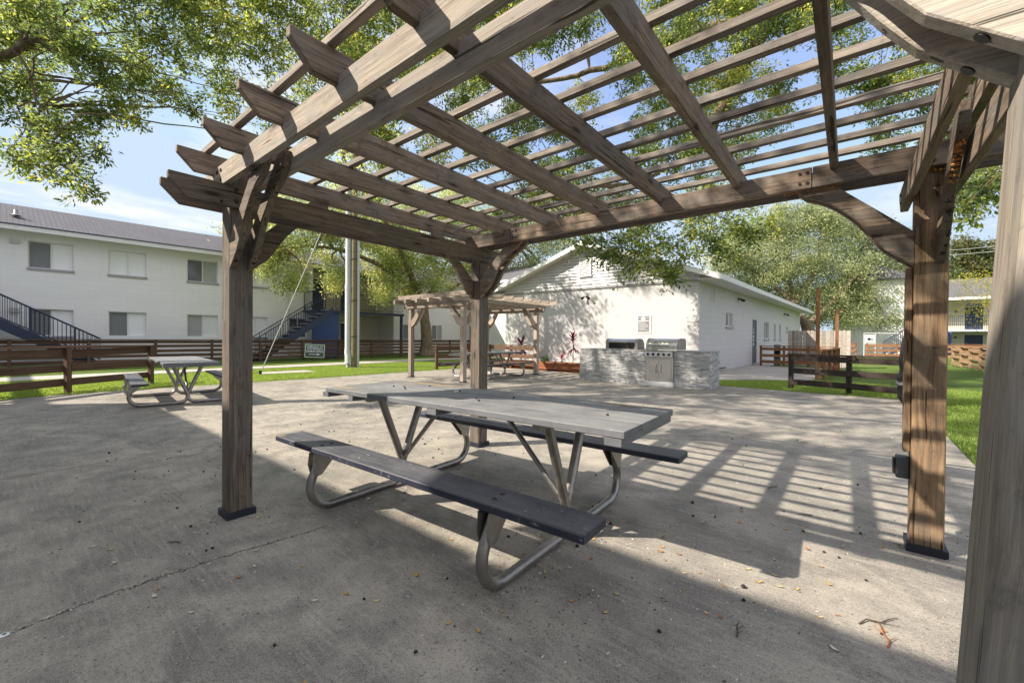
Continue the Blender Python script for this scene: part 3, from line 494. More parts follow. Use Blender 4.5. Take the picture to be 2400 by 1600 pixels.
# ------------------------------------------------------------------ picnic tables
def fillet(pts,rad,n=8):
    P=[Vector(p) for p in pts]; out=[P[0]]
    for i in range(1,len(P)-1):
        r=rad[i-1]; a=(P[i-1]-P[i]).normalized(); b=(P[i+1]-P[i]).normalized(); ang=a.angle(b); d=r/math.tan(ang/2)
        c=P[i]+(a+b).normalized()*(r/math.sin(ang/2)); s=P[i]+a*d; e=P[i]+b*d
        u=(s-c); w=(e-c); tot=u.angle(w)
        for k in range(n+1):
            t=k/n; q=(u*math.sin((1-t)*tot)+w*math.sin(t*tot))/math.sin(tot); out.append(c+q)
    out.append(P[-1]); return out
def picnic_table(label,loc,rz,group=None,detail=True,zs=1.0):
    t=thing('picnic_table',label,'picnic table',loc,rz,group)
    L=2.576; top=.785*zs
    ys=[-.385,-.152,.118,.306,.385]; pl=[.0,.004,-.002,.003]
    for i in range(4):
        y0,y1=ys[i]+.003,ys[i+1]-.003; dx=random.uniform(-.012,.012) if detail else 0
        board('top_board',t,(-L/2+dx,(y0+y1)/2,top-.019-pl[i]*.5),(L/2+dx*.5,(y0+y1)/2,top-.019),y1-y0,.038,W['table'],c=.004)
    for x,w in ((-1.285,.085),(-.92,.06),(.0,.088),(1.235,.089)):
        board('cleat',t,(x,-.379,top-.058),(x,.379,top-.058),w,.038,W['table'],c=.003)
    for s in (-1,1):
        st=board('seat_board',t,((-1.31 if s<0 else -1.27),s*.655,.431*zs),(1.285,s*.655,.431*zs),.212,.038,W['seat'],c=.005)
    for s in (-1,1):
        fx=s*.77+.01
        for w in (-1,1):
            pts=[(fx+w*.0,w*.215,.725*zs),(fx,-w*.062,.031),(fx,w*.87,.031),(fx,w*.675,.405*zs)]
            MB().tube(fillet([Vector(p) for p in pts],[.115,.150]),.0292,14).build('leg_tube',W['galv'],t)
            pr=[(w*.575,.411*zs),(w*.765,.411*zs),(w*.775,.33*zs),(w*.755,.25*zs),(w*.705,.265*zs)]
            MB().prism(pr,fx-.033,fx-.029,axis='x').prism(pr,fx+.029,fx+.033,axis='x').build('seat_bracket',W['galv'],t)
        board('cross_angle',t,(fx,-.34,.727*zs),(fx,.34,.727*zs),.045,.036,W['galv'],c=.002)
        MB().tube([(fx,0,.20*zs),(fx-s*.50,0,.725*zs)],.017,10).build('diagonal_brace',W['galv'],t)
        if detail:
            for x in (s*.77+.01,):
                for w in (-.69,-.62,.62,.69): 
                    MB().lathe([(0,.006),(.010,.005),(.013,0)],10,(x+random.uniform(-.01,.01),w,.4502*zs)).build('carriage_bolt',W['bolt'],t)
    return t
tm=picnic_table('long slate painted picnic table with bent tube legs under the near pergola','',0) if False else picnic_table('long slate painted picnic table with bent tube legs under the near pergola',(1.115,1.112,0),R(2.05))
# chipped yellow wood patches on the main table: thin exposed areas at the broken corners
def chips(t,spots,z,sz):
    for (x,y,l,w,a) in spots:
        n=10; pts=[]
        for k in range(n):
            q=2*math.pi*k/n; r_=random.uniform(.65,1.1); pts.append((l*r_*math.cos(q),w*r_*math.sin(q)))
        c,s=math.cos(a),math.sin(a)
        MB().add([(x+p[0]*c-p[1]*s,y+p[0]*s+p[1]*c,z) for p in pts],[tuple(range(n))]).build('bare_wood_patch',W['raw'],t)
chips(tm,[(-1.13,-.30,.13,.030,.05),(-.72,.33,.36,.026,.02),(-.95,.20,.20,.018,.1),(.98,.325,.17,.014,-.05)],.7868,1)
chips(tm,[(-1.26,-.735,.035,.014,.6)],.4512,1)
picnic_table('picnic table with slate top in the sun beside the left rail fence',(-6.60,1.15,0),R(-6),'picnic tables in the sun',False,.955)
picnic_table('picnic table shaded by the far weathered pergola, in front of the white building',(-5.35,8.42,0),R(91),None,False,.96)

# ------------------------------------------------------------------ far pergola
fp=thing('pergola','sun-bleached grey timber pergola with rounded slat ends, beside the white building','pergola',(-4.75,6.75,0),R(0))
px=[-2.22,0]; py=[0,3.32]
for x in px:
    for y in py:
        board('post',fp,(x,y,0),(x,y,2.16),.13,.13,W['grey'],up=(0,1,0))
        tr=MB(); s=.08
        tr.box((x-s,y-s,.001),(x+s,y+s,.03)); tr.build('base_trim',W['trim'],fp)
for y in (0,3.32):
    for s in (-.085,.085): board('beam',fp,(-2.45,y+s,2.10),(.25,y+s,2.10),.036,.125,W['grey'])
for i in range(6):
    x=-2.55+i*.515
    board('rafter',fp,(x,-.38,2.225),(x,3.75,2.225),.15 if False else .085,.115,W['grey'])
for i in range(10):
    y=-.27+i*.455; e=[]
    for k in range(7): q=math.pi/2*k/6; e.append((.48+.10*math.cos(q)-.10,2.285+.0+.0))
    pts=[(-2.50,2.405),(-2.50,2.36),(-2.44,2.287),(.36,2.287),(.43,2.31),(.465,2.355),(.47,2.405)]
    pboard('slat',fp,(0,y,0),(1,0,0),(0,0,1),pts,.036,W['grey'])
def fbrace(org,d):
    pts=[(0,1.50),(.12,1.56),(.28,1.74),(.46,2.04),(.38,2.06),(0,1.68)]
    pboard('brace',fp,org,d,(0,0,1),pts,.038,W['grey'])
for y in py:
    for s in (-.04,.04): fbrace((-2.22+.065,y+s,0),(1,0,0)); fbrace((-.065,y+s,0),(-1,0,0))
for x in px: fbrace((x,.065,0),(0,1,0)); fbrace((x,3.32-.065,0),(0,-1,0))

# ------------------------------------------------------------------ rail fences
def fence(label,p0,p1,h,n,rails,m,post=.09,rh=.14,cap=True,group=None,side=1,splits=True):
    p0=Vector((*p0,0)); p1=Vector((*p1,0)); d=(p1-p0); L=d.length; d.normalize()
    t=thing('rail_fence',label,'fence',p0,math.atan2(d.y,d.x),group)
    for i in range(n):
        x=L*i/(n-1)
        board('post',t,(x,0,-.05),(x,0,h-.02),post,post,m,up=(0,1,0))
    for z in rails:
        for i in range(n-1):
            x0,x1=L*i/(n-1),L*(i+1)/(n-1)
            board('rail',t,(x0+.002,side*(post/2+.018),z+random.uniform(-.006,.006)),(x1-.002,side*(post/2+.018),z+random.uniform(-.006,.006)),.034,rh,m)
    if cap:
        for i in range(n-1):
            x0,x1=L*i/(n-1),L*(i+1)/(n-1)
            board('cap_rail',t,(x0-(.06 if i==0 else -.001),side*.02,h),(x1+(.06 if i==n-2 else -.001),side*.02,h),.16,.034,m)
    return t
gr='brown rail fences round the patio and lawn'
fence('long brown rail fence in front of the two-storey apartments, behind the yard sign',(-19.3,-6.5),(-17.55,20.0),1.0,15,(.17,.36,.55,.74,.91),W['fence'],rh=.115,group=gr,side=1)
d=Vector((-1.0,1.5)).normalized()*1.80
a=Vector((-9.38,-.13)); 
fence('brown three-rail fence at the left edge of the patio behind the sunlit picnic table',(a-d*1)[:],(a+d*1)[:],.93,3,(.20,.50,.815),W['fence'],rh=.15,group=gr,side=1)
fence('short brown rail fence panel seen between the posts of the far pergola',(-8.85,9.35),(-8.72,10.9),.90,2,(.18,.47,.79),W['fence'],rh=.15,group=gr,side=-1)
fence('brown rail fence behind the table of the far pergola, below the red plants',(-8.6,12.05),(-6.2,12.0),.90,3,(.18,.47,.79),W['fence'],rh=.15,group=gr,side=-1)
d=Vector((1.31,-.42))
fence('dark brown three-rail fence on the right lawn, next to the right pergola post',(2.1,11.47),(2.1+1.31*1.72,11.47-.42*1.72),.85,3,(.17,.45,.755),W['darkfence'],rh=.135,side=-1)
fence('orange brown rail fence along the paved strip beside the white building',(.05,21.3),(2.75,21.3),.92,4,(.20,.48,.78),W['orange'],rh=.13,side=-1)
fence('orange brown low rail fence leading away from the tall orange post',(2.62,15.4),(2.9,20.9),.88,4,(.14,.42,.74),W['orange'],rh=.2,side=1)
fence('orange rail fence far off in front of the outside stairs',(4.2,36.5),(10.2,35.5),1.0,5,(.25,.55,.85),W['orange'],rh=.16,side=-1)
fence('short orange rail fence stub beside the grey picket fence',(2.95,30.5),(3.55,30.5),1.05,2,(.3,.6,.9),W['orange'],rh=.14,side=-1)
# tall posts
for lab,x,y,hh in (('tall orange brown square post rising behind the dark rail fence',2.47,14.87,2.79),('tall orange square post with a small top arm, in front of the grey picket fence',2.85,20.0,2.42)):
    t=thing('tall_post',lab,'post',(x,y,0),R(10)); board('shaft',t,(0,0,-.05),(0,0,hh),.095,.095,W['orange'],up=(0,1,0))
    board('arm',t,(-.05,0,hh-.03) if hh>2.5 else (-.02,0,hh-.04),(.06 if hh>2.5 else .17,0,hh-.03),.05,.05,W['orange'])
# grey picket fence
pf=thing('picket_fence','tall grey weathered stockade fence of upright pickets','fence',(1.0,22.3,0))
for i in range(16):
    x=.07+i*.142; hh=1.64+random.uniform(-.015,.02)
    pboard('picket',pf,(x,0,0),(1,0,0),(0,0,1),[(-.066,0),(.066,0),(.066,hh-.04),(.03,hh),(-.03,hh),(-.066,hh-.04)],.018,W['picket'],0)
for z in (.35,1.25): board('rail',pf,(0,.03,z),(2.25,.03,z),.038,.085,W['picket'])
for i in range(6):
    y=.14*i+.05; pboard('picket',pf,(2.28,y,0),(0,1,0),(0,0,1),[(-.066,0),(.066,0),(.066,1.6),(.03,1.64),(-.03,1.64),(-.066,1.6)],.018,W['picket'],0)
# woven fence at right
wf=thing('woven_fence','tan basket-weave board fence at the far right of the lawn','fence',(7.23,28.6,0),math.atan2(-9.5,.55))
L=math.hypot(9.5,.55)
for i in range(8): board('post',wf,(L*i/7,0,0),(L*i/7,0,.92),.09,.09,W['tan'],up=(0,1,0))
for k in range(5):
    z=.12+k*.175
    for i in range(7):
        s=1 if (i+k)%2 else -1
        board('weave_board',wf,(L*i/7,s*.06,z),(L*(i+1)/7,s*.06,z),.02,.135,W['tan'],c=.002)
board('cap_rail',wf,(0,0,.94),(L,0,.94),.15,.034,W['tan'])
fence('orange rail fence just left of the tan woven fence',(5.9,31.0),(7.2,30.6),.95,2,(.2,.45,.75),W['orange'],rh=.16,side=-1)
# ------------------------------------------------------------------ walls with openings
def wall_holes(mb,org,ud,L,H,holes,depth=.10,nd=None,top=None):
    """vertical wall in plane through org along ud; holes (u0,u1,z0,z1); reveal goes to -nd. top(u)->z optional"""
    o=Vector(org); u=Vector(ud).normalized(); n=Vector(nd).normalized()
    us=sorted({0,L,*[h for q in holes for h in q[:2]]}); zs=sorted({0,H,*[h for q in holes for h in q[2:4]]})
    P=lambda a,z,d=0: o+u*a+Vector((0,0,z))-n*d
    for i in range(len(us)-1):
        for j in range(len(zs)-1):
            a0,a1,z0,z1=us[i],us[i+1],zs[j],zs[j+1]; ca,cz=(a0+a1)/2,(z0+z1)/2
            if any(q[0]<ca<q[1] and q[2]<cz<q[3] for q in holes): continue
            mb.quad(P(a0,z0),P(a1,z0),P(a1,z1),P(a0,z1))
    for a0,a1,z0,z1 in [q[:4] for q in holes]:
        d=depth
        mb.quad(P(a0,z0),P(a0,z1),P(a0,z1,d),P(a0,z0,d)); mb.quad(P(a1,z1),P(a1,z0),P(a1,z0,d),P(a1,z1,d))
        mb.quad(P(a0,z1),P(a1,z1),P(a1,z1,d),P(a0,z1,d)); mb.quad(P(a1,z0),P(a0,z0),P(a0,z0,d),P(a1,z0,d))
def window(parent,org,ud,nd,u0,u1,z0,z1,depth=.09,left='screen',right='blind',sill=True,frame=.035,mull=True,fm='whitetrim',bar=None):
    u=Vector(ud).normalized(); n=Vector(nd).normalized(); o=Vector(org)+u*u0+Vector((0,0,z0))
    M=Matrix(((u.x,n.x,0,o.x),(u.y,n.y,0,o.y),(u.z,n.z,1,o.z),(0,0,0,1)))   # local x along wall, y outward, z up
    w,h=u1-u0,z1-z0; f=frame; F=MB()
    y0,y1=-depth+.012,-depth+.05
    F.box((0,y0,0),(w,y1,f)).box((0,y0,h-f),(w,y1,h)).box((0,y0,f),(f,y1,h-f)).box((w-f,y0,f),(w,y1,h-f))
    if mull: F.box((w/2-.022,y0,f),(w/2+.022,y1+.006,h-f))
    wn=F.build('window',W[fm],parent,M)
    pe=[(f,w/2-.022,left),(w/2+.022,w-f,right)] if mull else [(f,w-f,left)]
    for a,b,m in pe: MB().quad((a,y0+.008,f),(b,y0+.008,f),(b,y0+.008,h-f),(a,y0+.008,h-f)).build('pane',W[m],wn)
    if sill: MB().box((-.03,-depth+.055,-.085),(w+.03,.045,-.002)).build('sill',W['sill'],wn)
    return wn

# ------------------------------------------------------------------ left apartment block (wall x = -21.2 + .06 y)
AD_=Vector((.06,1,0)).normalized(); AN=Vector((1,-.06,0)).normalized()
ap=thing('apartment_building','long two-storey pale block apartment building with grey shingle roof and outside stairs, at the left','building',(0,0,0))
def AP(y,z=0,off=0):
    return Vector((-21.2+.06*y,y,z))+AN*off
y0,y1=-14.,10.25
o=AP(y0); sc=math.sqrt(1+.06**2)
def hy(a,b,z0,z1): return ((a-y0)*sc,(b-y0)*sc,z0,z1)
wl=[( -.34,.86,'screen','blind'),(1.87,3.08,'blind','blind'),(4.52,5.73,'glass','venetian'),(6.78,7.90,'blind','blind'),(9.0,10.08,'glass','venetian'),(-4.2,-3.0,'blind','screen'),(-7.2,-6.0,'screen','blind')]
wlow=[( -.34,.86,'screen','blind'),(1.87,3.08,'screen','blind'),(4.52,5.72,'venetian','curtain'),(6.78,7.90,'blind','blind'),(9.0,9.9,'glass','glass'),(-4.2,-3.0,'blind','screen'),(-7.2,-6.0,'screen','blind')]
holes=[hy(a,b,3.74,4.78) for a,b,_,_ in wl]+[hy(a,b,1.12,2.17) for a,b,_,_ in wlow]
mb=MB(); wall_holes(mb,o,AD_,(y1-y0)*sc,5.12,holes,.16,AN)
# end return into the recess, second wall part beyond the recess
rd=1.9
mb.quad(AP(y1),AP(y1,0,-rd),AP(y1,5.12,-rd),AP(y1,5.12))
mb.build('wall',W['aptwall'],ap); mb=MB()
ya,yb=15.45,21.98; o2=AP(ya)
w2=[(16.17,17.05),(18.55,19.45)]
holes2=[((a-ya)*sc,(b-ya)*sc,1.0,2.05) for a,b in w2]+[((a-ya)*sc,(b-ya)*sc,3.6,4.65) for a,b in w2]
wall_holes(mb,o2,AD_,(yb-ya)*sc,5.12,holes2,.10,AN)
mb.quad(AP(ya,0,-rd),AP(ya),AP(ya,5.12),AP(ya,5.12,-rd))
w1o=mb.build('wall',W['aptwall'],ap)
for (a,b,l,r) in wl: window(ap,o,AD_,AN,*hy(a,b,3.74,4.78),left=l,right=r,depth=.15)
for i,(a,b,l,r) in enumerate(wlow): window(ap,o,AD_,AN,*hy(a,b,1.12,2.17),left=l,right=r,sill=i in(0,3),depth=.15)
for q in holes2: window(ap,o2,AD_,AN,*q,left='screen',right='venetian')
# recess: back wall with doors, balcony slab
rb=MB(); dh=[(.55,1.4,0,2.08),(2.5,3.35,0,2.08),(.55,1.4,2.66,4.72),(2.5,3.35,2.66,4.72)]
wall_holes(rb,AP(y1,0,-rd),AD_,(ya-y1)*sc,5.12,dh,.06,AN)
rb.build('recess_wall',W['cream'],ap)
for q in dh:
    P=AP(y1,0,-rd-.05)+AD_*q[0]; M=Matrix(((AD_.x,AN.x,0,P.x),(AD_.y,AN.y,0,P.y),(0,0,1,q[2]),(0,0,0,1)))
    dd=MB().box((0,0,.01),(q[1]-q[0],.035,q[3]-q[2]-.01)).build('door',W['navydoor'],ap,M)
    MB().cyl((q[1]-q[0]-.08,.035,1.0),(q[1]-q[0]-.08,.08,1.0),.025,10).build('door_handle',W['galv'],dd)
sl=MB(); 
def abox(mb,ya_,yb_,z0,z1,o0,o1):
    v=[AP(ya_,z0,o0),AP(ya_,z0,o1),AP(yb_,z0,o1),AP(yb_,z0,o0),AP(ya_,z1,o0),AP(ya_,z1,o1),AP(yb_,z1,o1),AP(yb_,z1,o0)]
    return mb.add(v,[(0,3,2,1),(4,5,6,7),(0,1,5,4),(1,2,6,5),(2,3,7,6),(3,0,4,7)])
abox(MB(),10.30,15.40,2.52,2.64,-rd+.01,1.25).build('balcony_floor',W['whitetrim'],ap)
fa=MB(); abox(fa,10.30,15.40,2.50,2.655,1.251,1.30); fa.build('balcony_fascia',W['navy'],ap)
for yy,s in ((15.25,.07),(10.9,.0)):
    if s: abox(MB(),yy-s,yy+s,0,2.50,1.16,1.29).build('column',W['navy'],ap)
bw=MB(); abox(bw,9.75,11.2,0,2.50,1.10,1.20); bw.build('blue_wall',W['blue'],ap)
def railing(parent,pts,h=1.0,step=.115,pr=.022,br=.010,posts=True):
    r=MB(); m=W['navy']
    P=[Vector(p) for p in pts]
    for a,b in zip(P,P[1:]):
        for z in (h,.10): r.tube([a+Vector((0,0,z)),b+Vector((0,0,z))],.022 if z==h else .016,6)
        n=max(1,int((b-a).length/step))
        for k in range(n+1):
            q=a.lerp(b,k/n); big=(k%10==0)
            r.tube([q+Vector((0,0,0 if big else .1)),q+Vector((0,0,h))],pr if big else br,5,cap=False)
    return r.build('railing',m,parent)
railing(ap,[AP(11.0,2.655,1.26),AP(15.3,2.655,1.26)]); railing(ap,[AP(9.75,2.655,.05),AP(9.75,2.655,1.2)])
abox(MB(),9.70,10.30,2.52,2.64,.01,1.25).build('landing',W['navy'],ap)
def stairs(yt,yb,off0,off1,zt=2.64):
    n=14; s=1 if yb>yt else -1; st=MB(); rn=abs(yb-yt)/n
    for i in range(n):
        z=zt*(1-(i+1)/n)+.0; ya_=yt+s*rn*i; abox(st,min(ya_,ya_+s*rn*1.15),max(ya_,ya_+s*rn*1.15),z+.13,z+.175,off0+.06,off1-.06)
    st.build('stair_treads',W['sill'],ap)
    for of in (off0,off1-.05):
        g=MB(); A=[AP(yt,zt-.02,of),AP(yb,.0,of)]
        v=[]
        for p,(zz) in ((A[0],0),(A[1],0)):
            for dz in (-.26,.12):
                for e in (0,.05): v.append(p+Vector((0,0,dz))+AN*e)
        g.add(v,[(0,1,3,2),(4,6,7,5),(0,2,6,4),(1,5,7,3),(2,3,7,6),(0,4,5,1)]); g.build('stringer',W['navy'],ap)
    for of in (off0+.03,off1-.03): railing(ap,[AP(yt,zt,of),AP(yb,.12,of)],h=.92,step=.13)
stairs(10.45,6.75,1.15,2.15); stairs(-2.5,1.55,.55,1.6)
# roof: ridge parallel to the wall
rf=MB(); e0,ez,rx,rz_=.62,5.22,-2.9,6.62
ye0,ye1=-15,22.4
rf.quad(AP(ye0,ez,e0),AP(ye1,ez,e0),AP(ye1,rz_,rx),AP(ye0,rz_,rx)); rf.quad(AP(ye0,rz_,rx),AP(ye1,rz_,rx),AP(ye1,ez,rx*2-e0),AP(ye0,ez,rx*2-e0))
ro=rf.build('roof',W['shingle'],ap)
m=MB(); abox(m,ye0,ye1,5.02,5.20,e0-.02,e0+.02); m.build('fascia',W['whitetrim'],ap); m=MB(); abox(m,ye0,ye1,5.195,5.235,e0-.03,e0+.05); m.build('drip_edge',W['navy'],ap)
m=MB(); abox(m,ye0,ye1,5.10,5.12,-.05,e0-.021); m.build('soffit',W['whitetrim'],ap)
MB().lathe([(.16,0),(.06,.07),(.055,.22),(.0,.22)],12,AP(-.65,5.74,-.52)).build('roof_vent',W['galv'],ap)
for yy,zz in ((-.67,4.6),(-.67,2.0)):
    m=MB(); abox(m,yy-.12,yy+.12,zz,zz+.17,.0,.08); m.build('wall_lamp',W['lens'],ap)
m=MB().tube([AP(8.9,0.0,.05),AP(8.9,5.0,.05)],.035,8); m.build('downpipe',W['whitetrim'],ap)
# sunlit wing turning toward the white building
wg=thing('apartment_building','sunlit pale wing of the apartments behind the far pergola','building',(-21.0,22,0))
mb=MB(); wall_holes(mb,Vector((0,0,0)),(1,0,0),12.5,5.3,[(1.2,2.3,1.0,2.1),(5.5,6.6,1.0,2.1),(1.2,2.3,3.7,4.8),(5.5,6.6,3.7,4.8)],.1,(0,-1,0)); mb.quad((12.5,0,0),(12.5,9,0),(12.5,9,5.3),(12.5,0,5.3)).build('wall',W['aptwall'],wg)
for a,z in ((1.2,1.0),(5.5,1.0),(1.2,3.7),(5.5,3.7)): window(wg,(0,0,0),(1,0,0),(0,-1,0),a,a+1.1,z,z+1.1,left='screen',right='blind')
MB().add([(-1.2,-.6,5.25),(13.1,-.6,5.25),(13.1,4.5,7.2),(-1.2,4.5,7.2),(13.1,9.6,5.25),(-1.2,9.6,5.25)],[(0,1,2,3),(3,2,4,5)]).build('roof',W['shingle'],wg)
MB().box((-1.2,-.64,5.08),(13.1,-.605,5.26)).build('fascia',W['whitetrim'],wg)

# ------------------------------------------------------------------ white building (gable wall y=13.87, side wall leans out by .05)
wb=thing('block_building','low white painted block building with a white sided gable and long eave','building',(0,0,0))
XL,XR,YG=-9.27,-.72,13.87; SD=Vector((.05,1,0)).normalized(); SN=Vector((1,-.05,0)).normalized(); SL=22.5
mb=MB(); mb.quad((XL,YG,0),(XR,YG,0),(XR,YG,3.2),(XL,YG,3.2)).quad((XL,YG+SL,0),(XL,YG,0),(XL,YG,3.2),(XL,YG+SL,3.2))
S0=Vector((XR,YG,0)); sw=[(3.15,4.15,1.72,2.28),(10.2,11.35,1.24,2.14),(12.75,13.3,1.24,2.10),(14.35,14.9,1.24,2.10),(16.7,17.3,1.75,2.04),(7.62,8.55,0.02,2.15),(1.05,1.65,2.56,3.05)]
wall_holes(mb,S0,SD,SL,3.2,sw,.09,SN); E_=S0+SD*SL
mb.quad(E_,(XL,YG+SL,0),(XL,YG+SL,3.2),E_+Vector((0,0,3.2)))
mb.build('wall',W['block'],wb)
window(wb,S0,SD,SN,*sw[0],left='glass',right='venetian'); window(wb,S0,SD,SN,*sw[1],left='screen',right='screen')
for q in sw[2:5]: window(wb,S0,SD,SN,*q,left='screen',mull=False)
q=sw[5]; P=S0+SD*q[0]-SN*.07; M=Matrix(((SD.x,SN.x,0,P.x),(SD.y,SN.y,0,P.y),(0,0,1,.02),(0,0,0,1)))
dr=MB().box((.02,0,0),(.91,.04,2.11)).build('door',W['navydoor'],wb,M,bevel=.004)
mk=MB()
for zz,ww in ((1.48,.10),(1.28,.14),(1.10,.10),(.92,.15),(1.62,.07)): mk.box((.40-ww/2,.0405,zz),(.40+ww/2,.043,zz+.10))
mk.build('door_notice',W['white'],dr); MB().cyl((.83,.04,1.0),(.83,.10,1.0),.028,12).build('door_handle',W['galv'],dr)
MB().box((-.04,.03,-.02),(.98,.16,.05)).build('door_step',W['sill'],dr)
lv=MB(); a=sw[6]
def SP(u,z,n=0): return S0+SD*u+SN*n+Vector((0,0,z))
def sbox(mb,u0,u1,z0,z1,n0,n1):
    v=[SP(u0,z0,n0),SP(u0,z0,n1),SP(u1,z0,n1),SP(u1,z0,n0),SP(u0,z1,n0),SP(u0,z1,n1),SP(u1,z1,n1),SP(u1,z1,n0)]
    return mb.add(v,[(0,3,2,1),(4,5,6,7),(0,1,5,4),(1,2,6,5),(2,3,7,6),(3,0,4,7)])
for k in range(9): sbox(lv,a[0]+.03+k*.066,a[0]+.055+k*.066,a[2],a[3],-.06,-.01)
sbox(lv,a[0],a[1],a[2],a[3],-.085,-.07); lv.build('vent_grille',W['whitetrim'],wb)
# gable siding: lapped boards
ridge_x=-5.0; zR=4.98; gab=MB(); xe0_,xe1_=-10.05,.02; half=4.33; n=12; ztop=lambda x: zR-abs(x-ridge_x)*.345-.04
z=3.22; hgt=.125
while z<zR-.12:
    z1=min(z+hgt,zR-.06)
    xa=max(XL-.02,ridge_x-(zR-.04-z)/.345); xb=min(XR+.02,ridge_x+(zR-.04-z)/.345); xc=max(XL-.02,ridge_x-(zR-.04-z1)/.345); xd=min(XR+.02,ridge_x+(zR-.04-z1)/.345)
    gab.quad((xa,YG-.060,z+.016),(xb,YG-.060,z+.016),(xd,YG-.026,z1),(xc,YG-.026,z1)); gab.quad((xa,YG-.020,z+.016),(xb,YG-.020,z+.016),(xb,YG-.060,z+.016),(xa,YG-.060,z+.016)); gab.quad((xa,YG-.019,z),(xb,YG-.019,z),(xb,YG-.019,z+.017),(xa,YG-.019,z+.017)); z=z1
for xa,xb in ((XR+.021,xe1_-.0),(xe0_+.0,XL-.021)):
    for k in range(5):
        z=3.20+k*.125
        lo=max(xa,xe0_) if xa<ridge_x else xa
        hi=min(xb,ridge_x+(zR-.10-z)/.345) if xa>ridge_x else xb
        if xa<ridge_x: lo=max(xa,ridge_x-(zR-.10-z)/.345)
        if hi-lo>.02: gab.quad((lo,YG-.060,z+.016),(hi,YG-.060,z+.016),(hi,YG-.03,z+.125),(lo,YG-.03,z+.125))
gab.build('gable_siding',W['siding'],wb)
MB().box((XL-.02,YG-.05,3.175),(XR+.02,YG-.002,3.215)).build('gable_trim',W['sill'],wb)
# louvred gable vent
gv=MB(); vx0,vx1,vz0,vz1=-5.31,-4.77,3.70,4.44
gv.box((vx0,YG-.10,vz0),(vx0+.06,YG-.05,vz1)).box((vx1-.06,YG-.10,vz0),(vx1,YG-.05,vz1)).box((vx0+.06,YG-.10,vz1-.05),(vx1-.06,YG-.05,vz1)).box((vx0-.02,YG-.11,vz0-.03),(vx1+.02,YG-.05,vz0+.04))
for k in range(9):
    zz=vz0+.07+k*.068; gv.add([(vx0+.06,YG-.095,zz),(vx1-.06,YG-.095,zz),(vx1-.06,YG-.052,zz+.055),(vx0+.06,YG-.052,zz+.055)],[(0,1,2,3)])
gv.build('gable_vent',W['white'],wb)
# roof
ro=MB(); yf,yr=YG-.45,YG+SL+.4; xe0,xe1=-10.05,.02
def zz(x): return zR-abs(x-ridge_x)*.345+.05
sh=.05
def RPt(x,y,dz=0):
    return Vector((x+(max(0,(y-YG))*.05 if x>ridge_x+1 else 0),y,zz(x)+dz))
for (xa,xb) in ((xe0,ridge_x),(ridge_x,xe1)):
    ro.quad(RPt(xa,yf),RPt(xb,yf),RPt(xb,yr),RPt(xa,yr))
ro.build('roof',W['shingle'],wb)
so_=MB()
for xa,xb in ((xe0,ridge_x),(ridge_x,xe1)): so_.quad((xa,yf,zz(xa)-.13),(xb,yf,zz(xb)-.13),(xb,YG-.02,zz(xb)-.13),(xa,YG-.02,zz(xa)-.13))
so_.build('rake_soffit',W['white'],wb)
fc=MB()
for xa,xb in ((xe0,ridge_x),(ridge_x,xe1)):   # rake boards
    v=[]
    for y in (yf-.03,yf+.0):
        for x,dz in ((xa,.01),(xb,.01),(xb,-.17),(xa,-.17)): v.append(Vector((x,y,zz(x)+dz)))
    fc.add(v,[(0,1,2,3),(7,6,5,4),(0,4,5,1),(3,2,6,7),(0,3,7,4),(1,5,6,2)])
fc.build('rake_board',W['white'],wb)
ef=MB(); z_e=zz(xe1)
for k in (0,):
    A=RPt(xe1,yf-.03); B=RPt(xe1,yr); A2=A+Vector((.03,0,0)); B2=B+Vector((.03,0,0)); v=[A+Vector((0,0,.0)),A2+Vector((0,0,.0)),B2+Vector((0,0,.0)),B+Vector((0,0,.0))]; v=[p+Vector((0,0,-.17)) for p in v]+[p+Vector((0,0,.005)) for p in v]
    ef.add(v,[(0,3,2,1),(4,5,6,7),(0,1,5,4),(1,2,6,5),(2,3,7,6),(3,0,4,7)])
ef.build('eave_fascia',W['whitetrim'],wb)
MB().add([SP(-.44,3.19,.001),SP(SL,3.19,.001),Vector((RPt(xe1,yr).x,yr,3.19+.0)),Vector((xe1,yf,3.19))],[(0,1,2,3)]).build('soffit',W['whitetrim'],wb)
MB().add([(xe0,yf,3.22),(XL,yf,3.22),(XL,yr,3.22),(xe0,yr,3.22)],[(0,1,2,3)]).build('soffit',W['whitetrim'],wb)
# wall lamps
def flood(parent,p,n,u,hz=0):
    n=Vector(n); u=Vector(u); p=Vector(p); g=MB()
    g.cyl(p,p+n*.06,.05,12); o=g.build('flood_light',W['lamp'],parent)
    for s in (-1,1):
        b=MB(); a=p+n*.06; e=a+u*s*.10+n*.08+Vector((0,0,-.02)); b.tube([a,e],.012,6); d=(n*.6+u*s*.45+Vector((0,0,-.45))).normalized(); b.tube([e-d*.03,e+d*.04,e+d*.11],[.03,.045,.062],12); b.build('lamp_head',W['lamp'],o)
flood(wb,(-4.96,YG,2.86),(0,-1,0),(1,0,0)); flood(wb,SP(4.95,2.92,0),SN,SD); flood(wb,SP(15.9,2.80,0),SN,SD)
pp=MB(); pp.tube([SP(1.3,.12,.06),SP(3.0,.10,.06)],.022,8); pp.build('ground_pipe',W['bolt'],wb)
pp=MB(); pp.tube([SP(.35,.32,.03),SP(.35,.32,.35),SP(.35,.36,.55)],.03,8); pp.build('spout_pipe',W['pipe'],wb)
